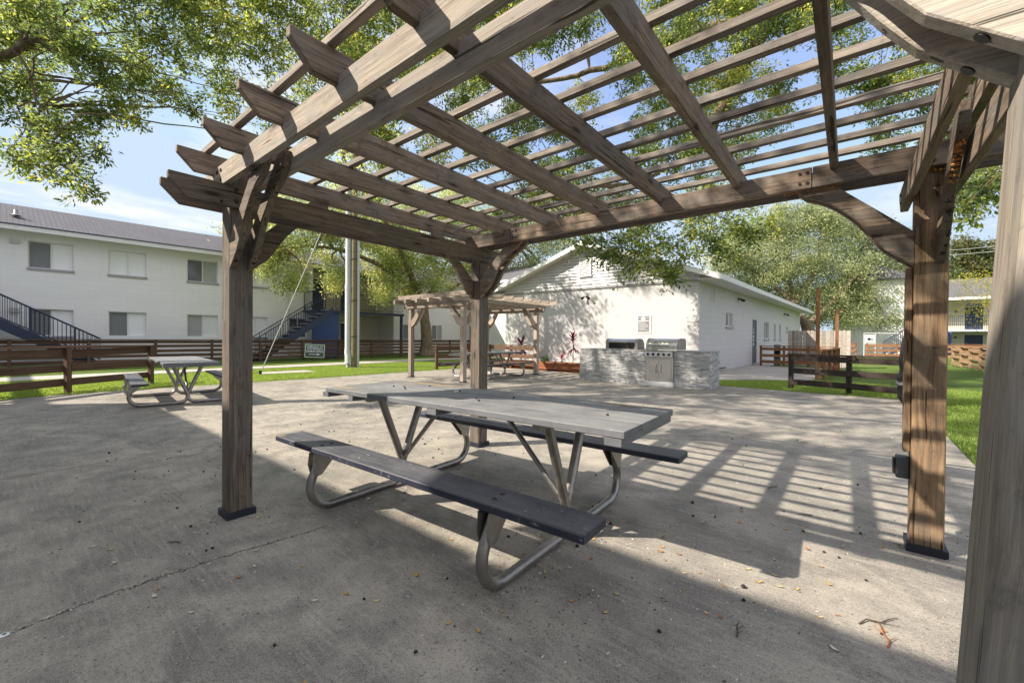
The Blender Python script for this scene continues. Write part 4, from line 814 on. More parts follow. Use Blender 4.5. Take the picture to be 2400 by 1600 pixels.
# plaque on the gable wall
pq=thing('wall_plaque','framed grey notice plaque with round emblem and small print on the white wall','sign',(-2.635,YG-.002,1.745))
MB().box((-.27,-.02,-.335),(.27,0,.335)).build('frame',W['whitetrim'],pq)
MB().box((-.215,-.025,-.29),(.215,-.0205,.29)).build('face',W['plaquegrey'],pq)
tx=MB(); tx.lathe([(.078,0),(0,.001)],24); 
for i,v in enumerate(tx.v): tx.v[i]=(v[0]-.01,-.0265-v[2]*0.5,v[1]+.19)
tx.box((-.21,-.0275,.10),(.21,-.0258,.125)).box((-.21,-.0275,.215),(-.10,-.0258,.225)).box((.08,-.0275,.215),(.21,-.0258,.225))
rs=random.Random(9)
for k in range(9): tx.box((-.195,-.0275,.07-k*.037),(.195-rs.choice([0,.02,.11,.13]),-.0258,.079-k*.037))
tx.build('print_lines',W['whitetrim'],pq)
# ------------------------------------------------------------------ grill island
isl=thing('grill_island','outdoor grill island clad in stacked grey ledge stone','counter',(-2.83,9.58,0))
def ledge_face(mb,rnd,x0,x1,z0,z1,P,seed):
    r_=random.Random(seed); z=z0
    while z<z1-.001:
        h_=min(r_.uniform(.018,.034),z1-z); x=x0
        while x<x1-.001:
            w=min(r_.uniform(.07,.26),x1-x); 
            if x1-x-w<.04: w=x1-x
            d=r_.uniform(.0,.026); g=.0015; n0=len(mb.f)
            mb.box((x+g*0,-d,z+g),(x+w-g,.03,z+h_-g)) if P is None else mb.box((x,-d,z+g),(x+w-g,.03,z+h_-g),P)
            v=min(1,max(0,r_.gauss(.62,.24))); rnd+= [v]*(len(mb.f)-n0); x+=w
        z+=h_
def ledge(name,parts,parent):
    mb=MB(); rnd=[]
    for k,(x0,x1,z0,z1,P) in enumerate(parts): ledge_face(mb,rnd,x0,x1,z0,z1,P,k+hash(name)%7 if False else k+3)
    o=mb.build(name,W['stone'],parent); at=o.data.attributes.new('rnd','FLOAT','FACE'); at.data.foreach_set('value',rnd); return o
Rm=T(3.49,0,0)@Matrix.Rotation(R(90),4,'Z')
ledge('stone_cladding',[(0,1.935,.0,.885,None)],isl); ledge('stone_cladding',[(2.665,3.49,0,.885,None),(.0,.9,0,.885,Rm),],isl)
ledge('stone_cladding',[(-.9,0,0,.885,Matrix.Rotation(R(-90),4,'Z'))],isl)
MB().box((.012,.032,0),(3.46,.88,.87)).build('core',W['sill'],isl)
MB().box((-.02,-.02,.886),(1.93,.92,.912)).box((2.67,-.02,.886),(3.51,.92,.912)).build('countertop',plain('grey_countertop_slab',(.33,.33,.33),.5,0,.15,20),isl,bevel=.003)
def hood(t,x0,x1,zb,face=-1,front=True):
    """barbecue lid: curved profile extruded along x, with cast end caps"""
    pr=[(0,zb)]
    for k in range(9):
        q=math.pi*.5*k/8; pr.append((.04+.20*(1-math.cos(q)),zb+.06+.22*math.sin(q)))
    pr+=[(.42,zb+.28),(.50,zb+.24),(.52,zb)]
    pr=[(y if face<0 else .52-y,z) for y,z in pr]
    MB().prism([(y,z) for y,z in pr],x0+.075,x1-.075,axis='x').build('lid',W['steel'],t)
    for a in (x0,x1-.075):
        big=[((y-.26)*1.04+.26,(z-zb)*1.03+zb) for y,z in pr]
        MB().prism(big,a,a+.075,axis='x').build('lid_end_cap',W['castalu'],t,bevel=.008)
g=thing('gas_grill','stainless gas grill with five knobs and double doors, set in the stone island','grill',(-.87,9.50,0))
MB().box((.0,.02,.13),(.70,.60,.90)).build('cabinet',W['steel'],g,bevel=.004)
MB().box((-.012,-.012,.0),(.712,.05,.125)).build('kick_plate',W['whitetrim'],g,bevel=.003)
for x0,x1 in ((.045,.348),(.352,.655)):
    dd=MB().box((x0,-.008,.16),(x1,.019,.70)).build('door',W['steel'],g,bevel=.004)
    hx=x1-.055 if x0<.1 else x0+.055
    MB().tube(fillet([(hx,-.008,.34),(hx,-.05,.36),(hx,-.05,.53),(hx,-.008,.55)],[.03,.03],4),.009,8).build('door_handle',W['galv'],dd)
pn=MB().prism([(-.02,.735),(-.055,.75),(-.035,.885),(.03,.90),(.03,.735)],.0,.70,axis='x').build('control_panel',W['steel'],g)
for k in range(5):
    x=.085+k*.133; MB().cyl((x,-.04,.812),(x,-.075,.808),.030,16,.026).build('knob',W['black'],pn); MB().cyl((x,-.044,.812),(x,-.052,.811),.037,18).build('knob_bezel',W['galv'],pn)
MB().box((-.0,-.03,.9),(.70,.05,.918)).build('front_ledge',W['steel'],g,bevel=.003)
hood(g,.0,.86,.93)
hd=MB(); hd.tube([(.13,-.01,1.02),(.13,-.06,1.04)],.008,6); hd.tube([(.57,-.01,1.02),(.57,-.06,1.04)],.008,6); hd.tube([(.10,-.065,1.04),(.60,-.065,1.04)],.013,10); hd.build('lid_handle',W['galv'],g)
g2=thing('gas_grill','grill lid seen from behind, on the left half of the stone island','grill',(-2.10,9.72,0))
hood(g2,0,.93,.915,face=1); MB().box((.09,.0,.93),(.84,.012,1.10)).build('back_panel',W['black'],g2)
# ------------------------------------------------------------------ planter and plants
pt=thing('planter_bed','low reddish timber planter border along the white gable wall','planter',(-6.2,12.15,0))
for z in (.06,.16,.255):
    board('border_board',pt,(-2.4,0,z),(2.1,-.12,z),.05,.092,W['planter'])
MB().box((-2.4,.02,.0),(2.1,1.65,.20)).build('soil',W['mulch'],pt)
def leafmesh(name,mat_,blades,parent):
    """blades: list of (base, dir, length, width, droop, rnd)"""
    mb=MB(); rn=[]
    for b,d,L,w,dr,r_ in blades:
        b=Vector(b); d=Vector(d).normalized(); s=d.cross(Vector((0,0,1))); s=s.normalized() if s.length>.01 else Vector((1,0,0)); n=6; o=[]
        for k in range(n+1):
            t=k/n; p=b+d*L*t+Vector((0,0,-dr*L*t*t)); ww=w*math.sin(math.pi*min(.98,t*.9+.08)); o+=[p-s*ww,p+Vector((0,0,-ww*.35)),p+s*ww]
        fs=[]
        for k in range(n): fs+=[(3*k,3*k+1,3*k+4,3*k+3),(3*k+1,3*k+2,3*k+5,3*k+4)]
        mb.add(o,fs,True); rn+=[r_]*len(fs)
    ob=mb.build(name,mat_,parent); at=ob.data.attributes.new('rnd','FLOAT','FACE'); at.data.foreach_set('value',rn); return ob
def ti(label,loc,h,n,L,seed):
    r_=random.Random(seed); t=thing('ti_plant',label,'plant',loc,0,'crimson ti plants against the white wall')
    MB().tube([(0,0,0),(.02,.0,h*.5),(0,.01,h)],[.018,.014,.012],7).build('stem',W['twig'],t)
    bl=[]
    for k in range(n):
        a=k*2.4+r_.uniform(-.2,.2); f=k/n; e=-.3+1.5*f+r_.uniform(-.1,.1); z=h*(.55+.45*f) if h>.5 else h*f
        bl.append(((0,0,z),(math.cos(a)*math.cos(e),math.sin(a)*math.cos(e),math.sin(e)),L*r_.uniform(.75,1.1),.032*L/.4,.35*(1-f)+.12,r_.random()**1.2))
    leafmesh('leaves',W['tileaf'],bl,t)
ti('tall crimson ti plant on a bare stem, just left of the grill island',(-5.16,13.1,.2),1.05,40,.42,1)
ti('small crimson ti plant in the planter, left of the tall one',(-5.55,12.9,.2),.25,14,.42,2)
ti('red ti plant rising behind the far picnic table and rail fence',(-7.72,13.1,.2),.78,30,.55,3)
sb=thing('shrub','small dark green leafy shrub at the foot of the white wall','plant',(-6.5,13.1,.18)); r_=random.Random(4)
leafmesh('leaves',W['shrubleaf'],[((r_.uniform(-.12,.12),r_.uniform(-.1,.1),r_.uniform(0,.3)),(r_.gauss(0,1),r_.gauss(0,1),abs(r_.gauss(0,.8))),.14,.035,.2,r_.random()) for _ in range(60)],sb)
MB().tube([(0,0,0),(0,0,.3)],.012,6).build('stem',W['twig'],sb)
# ------------------------------------------------------------------ utility pole, guy wire, yard sign
up=thing('utility_pole','tall wooden utility pole with pale conduits strapped to it, on the left lawn','utility pole',(-11.77,7.69,0))
rt=Vector((.777,.63,0)); fw=Vector((-.63,.777,0))
MB().tube([(0,0,-.1),(0,0,4),(0,0,9.2)],[.135,.12,.10],18).build('shaft',W['polewood'],up)
q=-rt*.235-fw*.02
MB().tube([q+Vector((0,0,.0)),q+Vector((0,0,.17))],.07,14).tube([q+Vector((.0,0,.48)),q+Vector((0,0,3.15))],.118,20).tube([q+Vector((0,0,3.12)),q+Vector((0,0,7.5))],.108,20).build('conduit',W['pipe'],up)
cu=MB(); c2=q+rt*.04; cu.tube([c2+Vector((0,0,.15)),c2+Vector((0,0,.50))],.155,20); cu.tube([q+Vector((0,0,.50)),q+Vector((0,0,.72))],[.135,.125],20); cu.tube([q+Vector((0,0,3.02)),q+Vector((0,0,3.2))],.125,20); cu.build('conduit_collar',W['pipe'],up)
q2=rt*.16-fw*.03
MB().tube([q2,q2+Vector((0,0,7.0))],.045,12).build('conduit',W['pipe'],up)
for z in (1.2,2.6,4.2,5.6):
    MB().tube([Vector((math.cos(a)*.145,math.sin(a)*.145,z)) for a in [k*math.pi/8 for k in range(17)]],.012,6).build('strap',W['bolt'],up)
MB().box((-.9,-.05,8.5),(.9,.05,8.62)).build('crossarm',W['polewood'],up)
gw=thing('guy_wire','pale guy wire slanting up from the lawn to the utility pole','wire',(-11.21,4.16,0))
top=Vector((-11.77,7.69,8.3))-Vector((-11.21,4.16,0)); 
MB().tube([(0,0,.0),top],.015,8).build('cable',W['wire'],gw); MB().cyl((0,0,-.05),(0,.0,.10),.045,10).build('anchor',W['bolt'],gw)
ys=thing('yard_sign','dark leasing office yard sign with pale green border in front of the brown fence','sign',(-17.95,9.10,0),R(65))
# text via curves
def text(body,size,loc,parent,mat_,bold=0):
    cu_=bpy.data.curves.new('t','FONT'); cu_.body=body; cu_.size=size; cu_.align_x='CENTER'; cu_.align_y='CENTER'; cu_.extrude=.002; cu_.offset=bold; cu_.resolution_u=3
    to=bpy.data.objects.new('t',cu_); C.objects.link(to); dg=bpy.context.evaluated_depsgraph_get(); me=bpy.data.meshes.new_from_object(to.evaluated_get(dg)); bpy.data.objects.remove(to)
    me.materials.clear(); me.materials.append(mat_); ob=bpy.data.objects.new('lettering',me); C.objects.link(ob); ob.parent=parent
    ob.matrix_local=Matrix(((1,0,0,loc[0]),(0,0,-1,loc[1]),(0,1,0,loc[2]),(0,0,0,1))); return ob
tilt=Matrix.Rotation(R(3),4,'Y')
sg=MB().box((-.46,-.008,-.34),(.46,.008,.34)).build('sign_board',W['signborder'],ys,T(0,0,.44)@tilt)
MB().box((-.42,-.012,-.30),(.42,-.0085,.30)).build('sign_face',W['signgreen'],sg)
text('STERLING AT',.125,(0,-.014,.205),sg,W['signtext'],.002); text('SAN MARCO',.125,(0,-.014,.095),sg,W['signtext'],.002); text('LEASING OFFICE',.105,(0,-.014,-.03),sg,W['signtext'],.004)
MB().add([(-.27,-.014,-.185),(.12,-.014,-.185),(.12,-.014,-.225),(.27,-.014,-.17),(.12,-.014,-.115),(.12,-.014,-.155),(-.27,-.014,-.155)],[(0,1,5,6),(1,2,3,4,5)]).build('arrow',W['signtext'],sg)
for s in (-.3,.3): MB().tube([(s,.012,0),(s,.012,.7)],.006,6).build('stake',W['wire'],ys)
# black covered barbecue mostly behind post C
bb=thing('covered_barbecue','black covered barbecue with a pale band, mostly hidden behind the right pergola post','grill',(4.23,10.08,0)); bb.scale=(.74,.8,.98)
MB().prism([(-.34,.04),(.34,.04),(.33,.55),(.30,.62),(.33,.80),(.26,1.25),(.12,1.45),(-.14,1.46),(-.27,1.25),(-.33,.80),(-.30,.62),(-.36,.50)],-.28,.28).build('cover',W['blackp'],bb,bevel=.03)
MB().box((-.37,-.29,.36),(.35,.29,.42)).build('band',W['plaquegrey'],bb)
for s in (-.25,.25): MB().cyl((s,-.2,.05),(s,-.16,.05),.05,12).build('wheel',W['black'],bb)
# ------------------------------------------------------------------ right background
rb1=thing('apartment_building','shaded white end wall of an apartment block behind the right lawn','building',(2.2,42,0))
MB().box((0,0,0),(5.0,14,5.9)).build('wall',W['aptwall'],rb1)
MB().add([(-.3,-.5,5.9),(5.2,-.5,5.9),(5.2,14.5,5.9),(-.3,14.5,5.9),(2.5,-.5,7.0),(2.5,14.5,7.0)],[(0,1,4),(1,2,5,4),(3,0,4,5),(2,3,5),(0,3,2,1)]).build('roof',W['shingle'],rb1)
def rail2(parent,A,B,h=1.0,step=.13,zb=.0):
    r=MB(); A=Vector(A);B=Vector(B); n=max(1,int((B-A).length/step))
    r.tube([A+Vector((0,0,h)),B+Vector((0,0,h))],.025,5); r.tube([A+Vector((0,0,.1)),B+Vector((0,0,.1))],.018,5)
    for k in range(n+1): q=A.lerp(B,k/n); r.tube([q,q+Vector((0,0,h))],.012,4,cap=False)
    return r.build('railing',W['navy'],parent)
sx=thing('outside_stairs','dark outside stair flight climbing in front of the shaded white end wall','stairs',(4.6,39.2,0))
rail2(sx,(.6,0,.15),(2.4,0,1.55)); rail2(sx,(.6,1.0,.15),(2.4,1.0,1.55))
st=MB()
for i in range(8): st.box((.6+i*.225,0,.12+i*.175),(.86+i*.225,1.0,.17+i*.175))
st.build('stair_treads',W['sill'],sx); MB().prism([(.55,0),(.8,0),(2.45,1.3),(2.45,1.58),(2.3,1.58)],-.03,.02).build('stringer',W['navy'],sx)
gt=thing('gate_notice','white notice board on a dark gate frame by the outside stairs','sign',(4.05,38.2,0),R(8))
fr=MB()
fr.box((0,-.03,0),(.06,.03,1.75)).box((.62,-.03,0),(.68,.03,1.75)).box((0,-.03,1.70),(1.9,.03,1.76)); fr.build('frame',W['galvbox'],gt)
nb=MB().box((.08,-.05,.95),(.60,-.03,1.60)).build('notice_board',W['white'],gt); MB().lathe([(.10,0),(0,.002)],14).build('emblem',W['black'],nb,T(.30,-.053,1.30)@Matrix.Rotation(R(90),4,'X'))
MB().box((.14,-.054,1.03),(.54,-.051,1.07)).box((.40,-.054,1.22),(.54,-.051,1.35)).build('print',W['plaquegrey'],nb)
rb2=thing('apartment_building','two-storey apartment building with navy doors and a white balcony rail, at the far right','building',(8.5,54,0),R(-3))
mb=MB(); ho=[(3.0,4.15,.1,1.80),(3.0,4.15,2.25,4.7),(6.1,7.2,.1,1.8),(6.1,7.2,2.25,4.7)]
wall_holes(mb,(0,1.6,0),(1,0,0),16,5.3,ho,.1,(0,-1,0)); mb.quad((0,1.6,0),(0,8,0),(0,8,5.3),(0,1.6,5.3)).build('wall',W['cream'],rb2)
for q in ho:
    d_=MB().box((q[0],1.64,q[2]),(q[1],1.70,min(q[3],q[2]+2.1))).build('door',W['navydoor'],rb2)
    MB().cyl((q[0]+.12,1.64,q[2]+.95),(q[0]+.12,1.58,q[2]+.95),.035,8).build('door_handle',W['galv'],d_)
for q in (ho[1],ho[3]): MB().box((q[0]+.02,1.66,4.36),(q[1]-.02,1.69,4.68)).build('transom',W['glass'],rb2)
MB().box((0,0,2.10),(16,1.59,2.26)).build('balcony_floor',W['white'],rb2); rail2(rb2,(.0,.05,2.26),(16,.05,2.26),h=1.25)
for x in (1.6,5.4,9.5): MB().box((x,.03,0),(x+.45,.40,2.09)).build('column',W['blue'],rb2)
for z in (3.9,1.5):
    MB().box((2.35,1.50,z),(2.50,1.59,z+.14)).build('wall_lamp',W['lamp'],rb2)
MB().add([(-.6,-.7,5.15),(16.5,-.7,5.15),(16.5,4.5,7.3),(-.6,4.5,7.3),(16.5,9.7,5.15),(-.6,9.7,5.15)],[(0,1,2,3),(3,2,4,5)]).build('roof',W['shingle'],rb2)
MB().box((-.6,-.74,4.92),(16.5,-.705,5.14)).build('fascia',W['white'],rb2)
u2=thing('utility_pole','bare wooden utility pole rising out of the trees on the right','utility pole',(-1.25,45,0)); MB().tube([(0,0,0),(0,0,12.8)],[.22,.17],14).build('shaft',W['polewood'],u2)
pw=thing('power_line','thin power lines crossing in front of the right-hand trees','wire',(-1.2,45,8.6))
for dz in (0,.35): MB().tube([Vector((t*26,-t*6,dz-1.2*math.sin(math.pi*t)*1.0)) for t in [k/12 for k in range(13)]],.018,5).build('cable',W['wire'],pw)
# beige meter box at white building
mbx=thing('meter_box','small dark meter box standing by the white side wall past the door','utility box',(.62,22.0,0)); MB().box((-.13,-.1,0),(.13,.1,.98)).build('cabinet',W['plaquegrey'],mbx,bevel=.01); MB().box((-.10,-.11,.35),(.10,-.101,.85)).build('cabinet_door',W['black'],mbx)
# ------------------------------------------------------------------ trees
def leaf_object(name,mat_,P,D,S,parent,asp=.38,rnd=None):
    """P centres Nx3, D direction Nx3, S length N -> kite-shaped leaves with a fold"""
    n=len(P); D=D/np.linalg.norm(D,axis=1,keepdims=True)
    U=rng.normal(size=(n,3)); Wd=np.cross(D,U); Wd/=np.linalg.norm(Wd,axis=1,keepdims=True)+1e-9; Nn=np.cross(D,Wd)
    S=S[:,None]
    V=np.empty((n,4,3)); V[:,0]=P; V[:,1]=P+D*S*.52+Wd*S*asp*.5+Nn*S*.07; V[:,2]=P+D*S; V[:,3]=P+D*S*.52-Wd*S*asp*.5+Nn*S*.07
    me=bpy.data.meshes.new(name); me.vertices.add(4*n); me.vertices.foreach_set('co',V.astype('f').ravel())
    me.loops.add(4*n); me.loops.foreach_set('vertex_index',np.arange(4*n,dtype='i')); me.polygons.add(n)
    me.polygons.foreach_set('loop_start',np.arange(0,4*n,4,dtype='i')); me.polygons.foreach_set('loop_total',np.full(n,4,dtype='i')); me.update(calc_edges=True)
    at=me.attributes.new('rnd','FLOAT','FACE'); at.data.foreach_set('value',(rng.random(n) if rnd is None else rnd).astype('f'))
    me.materials.append(mat_); o=bpy.data.objects.new(name,me); C.objects.link(o); o.parent=parent; return o
def sprays(blobs,base,leaf=.068,L=.55,nper=46,twr=.0035,droop=.45,mult=1.9):
    """hanging twig sprays inside world-space blobs -> leaf arrays + twig tubes, relative to base"""
    PS=[];DS=[];SS=[];RN=[]; tw=MB()
    for (x,y,z,r_,n) in blobs:
        bt=rng.normal(.0,.13)
        for _ in range(int(round(n*mult))):
            q=rng.normal(size=3); q/=np.linalg.norm(q); c=np.array([x,y,z])-base+q*r_*rng.random()**.45
            d=rng.normal(size=3); d[2]=d[2]*.45-.35; d/=np.linalg.norm(d); l=L*rng.uniform(.6,1.25); s=c-d*l*.5
            k=nper; t=rng.random(k); base_p=s+np.outer(t,d*l)+np.outer(t*t,[0,0,-droop*l*.4])
            off=rng.normal(size=(k,3))*np.array([1,1,.8]); off/=np.linalg.norm(off,axis=1,keepdims=True); ol=rng.random(k)**.8*.15*l/.5*(1.1-.6*t)
            p=base_p+off*ol[:,None]; dd=off*.8+d*.7+rng.normal(size=(k,3))*.35; dd[:,2]-=.15
            PS.append(p);DS.append(dd);SS.append(leaf*rng.uniform(.65,1.25,k)); RN.append(np.clip(rng.random(k)*.8+.1+bt,0,1))
            e=s+d*l; m=s+d*l*.5+np.array([0,0,-droop*l*.1]); tw.tube([s,m,e+np.array([0,0,-droop*l*.4])],[twr,twr*.7,twr*.4],3,cap=False)
            for a in range(3):
                t0=rng.uniform(.15,.8); b=s+d*l*t0; o_=rng.normal(size=3); o_/=np.linalg.norm(o_); tw.tube([b,b+(o_*.6+d*.5)*l*.3],[twr*.55,twr*.3],3,cap=False)
    return np.concatenate(PS),np.concatenate(DS),np.concatenate(SS),np.concatenate(RN),tw
def limb(mb,pts,r0,r1,seg=10,wob=.05):
    P=[Vector(p) for p in pts]; out=[]; 
    Q=[2*P[0]-P[1]]+P+[2*P[-1]-P[-2]]
    for i in range(1,len(Q)-2):
        for k in range(5):
            t=k/5; a,b,c,d=Q[i-1:i+3]; q=.5*((2*b)+(c-a)*t+(2*a-5*b+4*c-d)*t*t+(3*b-a-3*c+d)*t**3)
            out.append(q+Vector([random.gauss(0,wob*.4) for _ in range(3)])*(1 if 0<i<len(Q) else 0))
    out.append(P[-1]); n=len(out); rr=[(r0+(r1-r0)*i/(n-1))*random.uniform(.93,1.07) for i in range(n)]
    mb.tube(out,rr,seg); return out
def build_near_oak(label,base,blobs,mains,leaf,L,nper,trunk,fork,mult=1.6):
    base=np.array(base,float); t=thing('live_oak',label,'tree',tuple(base))
    B=Vector(base); tk=MB(); limb(tk,[Vector(p)-B for p in trunk],.55,.34,16,.03); tk.build('trunk',W['bark'],t)
    br=MB(); pts=[]
    for m_,r0,r1 in mains:
        pts+=limb(br,[Vector(p)-B for p in m_],r0,r1,10,.06)
    br.build('limb',W['bark'],t); 
    tw2=MB()
    for (x,y,z,r_,n) in blobs:   # connect each foliage mass to the nearest limb point
        c=Vector((x,y,z))-B; q=min(pts,key=lambda p:(p-c).length); 
        m=(q+c)/2+Vector((random.uniform(-.25,.25),random.uniform(-.25,.25),random.uniform(0,.3)))
        limb(tw2,[q,m,c],.011+.007*random.random(),.004,5,.03)
    tw2.build('branch',W['bark'],t)
    P,D,S,Rn,tw=sprays(blobs,base,leaf,L,nper,mult=mult); leaf_object('foliage',W['oakleaf'],P,D,S,t,.40,Rn); tw.build('twigs',W['twig'],t); return t
def off_wall(bl):
    o=[]
    for q in bl:
        x,y,z=q[:3]; t=(13.87-y)/.985; wx,wz=x+.77*t,z-t
        if y<13.4 and -5.1<wx<-.75 and -.4<wz<3.5 and not (z<6.3 and y>6.5): z=z+(3.6-wz)
        o.append((x,y,z)+tuple(q[3:]))
    return o
if 1:
    LEFT=off_wall(LEFT); OVER=off_wall(OVER); SHADE=off_wall(SHADE)
    build_near_oak('live oak whose leafy boughs hang into the upper left of the view','(0)' and (-8.8,-3.0,0),LEFT+[(a_,b_,c_,d_,int(n_*2.1)) for a_,b_,c_,d_,n_ in SHADE],
      [(((-8.8,-3.0,3.6),(-8.6,-2.6,5.8),(-7.6,-1.6,8.2),(-6.0,.2,9.4),(-4.2,1.6,9.6)),.20,.04),(((-8.8,-3,3.6),(-8.2,-1.9,4.9),(-7.17,-.86,5.70),(-7.12,-.78,5.85),(-7.5,-.85,6.6)),.07,.045),
       (((-7.15,-.84,5.75),(-6.92,-.68,5.13),(-6.63,-.58,4.39),(-6.21,-.37,3.8)),.022,.006),(((-8.6,-2.6,5.8),(-9.2,.0,8.6),(-8.2,2.2,9.6),(-5.5,3.8,9.8)),.14,.03),(((-7.6,-1.6,8.2),(-5,-1.6,8.6),(-2.5,-1.0,8.7),(-1,.6,8.9)),.11,.03)],
      .080,.50,46,((-9.2,-3.2,-.2),(-9.0,-3.1,1.5),(-8.8,-3.0,3.7)),None)
    build_near_oak('large live oak whose thick limbs and leaves arch over the near pergola','' or (9.5,9.5,0),OVER+[(a_,b_,c_,d_,max(1,int(n_*.5))) for a_,b_,c_,d_,n_ in FRONT],
      [(((9.5,9.5,4.0),(7.5,10.3,7.8),(5.0,11.0,10.4),(3.1,11.25,10.49),(1.83,11.5,9.91),(1.45,11.84,9.63),(.78,11.92,8.68),(.2,12.09,7.74),(-.32,12.3,6.96),(-1.1,12.2,6.5)),.34,.12),
       (((9.5,9.5,4.0),(6.6,11.0,8.5),(3.11,11.89,10.04),(2.26,11.84,9.75),(.87,11.36,9.68),(-.54,10.86,9.57),(-1.48,10.74,9.49),(-3.4,10.2,9.3),(-5.4,9.2,9.2)),.26,.05),
       (((9.5,9.5,4.0),(7.5,7.0,7.5),(4.5,5.5,8.6),(1.5,4.6,8.9),(-1.2,4.4,8.6)),.26,.05),(((4.5,5.5,8.6),(2.0,7.8,9.0),(-1.5,7.6,9.2),(-4.5,6.5,9.3)),.14,.04),
       (((9.5,9.5,4.0),(7.4,9.2,5.5),(6.2,8.0,5.2),(5.4,6.6,4.2)),.10,.015),(((-.32,12.3,6.96),(-1.2,10.2,5.6),(-2.0,8.0,4.9),(-2.4,6.6,4.3)),.07,.012)],
      .095,.62,50,((9.9,9.3,-.2),(9.7,9.4,2),(9.5,9.5,4.2)),None,3.1)
def crown(blobs,base,leaf,per_m3,clump,flat=.7):
    PS=[];DS=[];RN=[]
    for (x,y,z,r_) in blobs:
        n=max(3,int(7*(r_/.9)**2)); q=rng.normal(size=(n,3)); q/=np.linalg.norm(q,axis=1,keepdims=True); c=np.array([x,y,z])-base+q*r_*(rng.random(n)**.4)[:,None]*np.array([1.1,1.1,.85])
        for cc in c:
            k=int(per_m3*rng.uniform(.6,1.3)); p=cc+rng.normal(size=(k,3))*clump*np.array([1,1,flat]); PS.append(p); d=rng.normal(size=(k,3)); d[:,2]-=.2; DS.append(d); RN.append(np.clip(rng.random(k)*.6+.18+rng.normal(0,.2),0,1))
    return np.concatenate(PS),np.concatenate(DS),np.concatenate(RN)
def far_tree(name,label,cat,base,blobs,leafmat,leaf,per,clump,trunk,r0,limbs,asp=.55,group=None,rfork=.5,barkm='bark'):
    base=np.array(base,float); B=Vector(base); t=thing(name,label,cat,tuple(base),0,group)
    tk=MB(); limb(tk,[Vector(p)-B for p in trunk],r0,r0*.72,14,.04)
    fl=[(1.55,0),(1.2,.25),(1.02,.6)]
    tk.lathe([(r0*a,b) for a,b in fl],14); tk.build('trunk',W[barkm],t)
    lb=MB(); pts=[]
    for l in limbs: pts+=limb(lb,[Vector(p)-B for p in l],r0*rfork,r0*.10,8,.08)
    for (x,y,z,r_) in blobs:
        c=Vector((x,y,z))-B; q=min(pts or [Vector(trunk[-1])-B],key=lambda p:(p-c).length); m=(q+c)/2+Vector((random.uniform(-.3,.3),random.uniform(-.3,.3),.15)); limb(lb,[q,m,c],.05*r0/.35,.015,5,.05)
    lb.build('limb',W[barkm],t)
    P,D,Rn=crown(blobs,base,leaf,per,clump); leaf_object('foliage',W[leafmat],P,D,leaf*rng.uniform(.6,1.25,len(P)),t,asp,Rn); return t
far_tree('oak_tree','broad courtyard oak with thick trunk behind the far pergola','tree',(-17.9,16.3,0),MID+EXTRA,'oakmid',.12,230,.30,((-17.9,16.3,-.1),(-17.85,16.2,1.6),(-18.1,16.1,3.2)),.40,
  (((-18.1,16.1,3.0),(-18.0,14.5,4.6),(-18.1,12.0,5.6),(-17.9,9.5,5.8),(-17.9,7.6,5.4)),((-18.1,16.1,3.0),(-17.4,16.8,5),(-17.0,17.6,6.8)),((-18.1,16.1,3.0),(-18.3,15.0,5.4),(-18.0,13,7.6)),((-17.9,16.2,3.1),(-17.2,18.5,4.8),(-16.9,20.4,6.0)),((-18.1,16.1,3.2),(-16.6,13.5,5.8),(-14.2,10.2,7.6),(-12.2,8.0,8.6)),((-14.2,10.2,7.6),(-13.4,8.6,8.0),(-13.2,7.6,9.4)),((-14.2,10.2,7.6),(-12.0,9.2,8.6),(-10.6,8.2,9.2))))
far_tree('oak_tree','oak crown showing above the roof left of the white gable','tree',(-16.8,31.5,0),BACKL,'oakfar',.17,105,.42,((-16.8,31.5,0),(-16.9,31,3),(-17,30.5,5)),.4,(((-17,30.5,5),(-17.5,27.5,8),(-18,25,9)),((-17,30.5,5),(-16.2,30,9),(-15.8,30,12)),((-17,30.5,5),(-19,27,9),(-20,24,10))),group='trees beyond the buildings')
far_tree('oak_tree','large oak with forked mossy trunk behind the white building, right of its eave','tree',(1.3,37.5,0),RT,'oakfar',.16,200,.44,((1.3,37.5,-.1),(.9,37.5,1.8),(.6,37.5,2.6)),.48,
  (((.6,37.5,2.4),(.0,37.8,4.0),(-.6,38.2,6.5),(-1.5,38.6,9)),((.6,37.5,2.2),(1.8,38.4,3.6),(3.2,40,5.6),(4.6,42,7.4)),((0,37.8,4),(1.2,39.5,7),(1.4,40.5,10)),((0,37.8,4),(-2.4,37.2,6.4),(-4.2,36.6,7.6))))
far_tree('pine_tree','tall pine with flat-topped crown on the skyline at far right','tree',(17.5,87,0),FR[:3]+FR[4:7],'pineleaf',.40,60,.5,((17.5,87,0),(17.4,87,6),(17.2,87,11)),.35,(((17.2,87,10.5),(16.6,87,13),(16.2,86.8,14.6)),))
far_tree('pine_tree','second pine at the far right, partly cut off by the near post','tree',(20.6,90,0),[FR[3],FR[7],(21.2,90.5,13.5,1.6)],'pineleaf',.40,60,.5,((20.6,90,0),(20.5,90,6),(20.3,90,11)),.35,(((20.3,90,10.5),(20,90,13),(20,90,15)),))
far_tree('young_tree','small tree with yellowing leaves in front of the far right apartments','tree',(12.6,57.5-7,0),[(a-.7,b-7.4,c*.93,d) for a,b,c,d in YEL],'yellowleaf',.15,34,.42,((12.6,50.5,0),(12.6,50.5,1.5),(12.5,50.4,2.6)),.12,(((12.5,50.4,2.4),(12,50,4),(11,50,5.5)),((12.5,50.4,2.4),(13,50.6,4.2),(13.4,51,5.8))))
r_=random.Random(21)
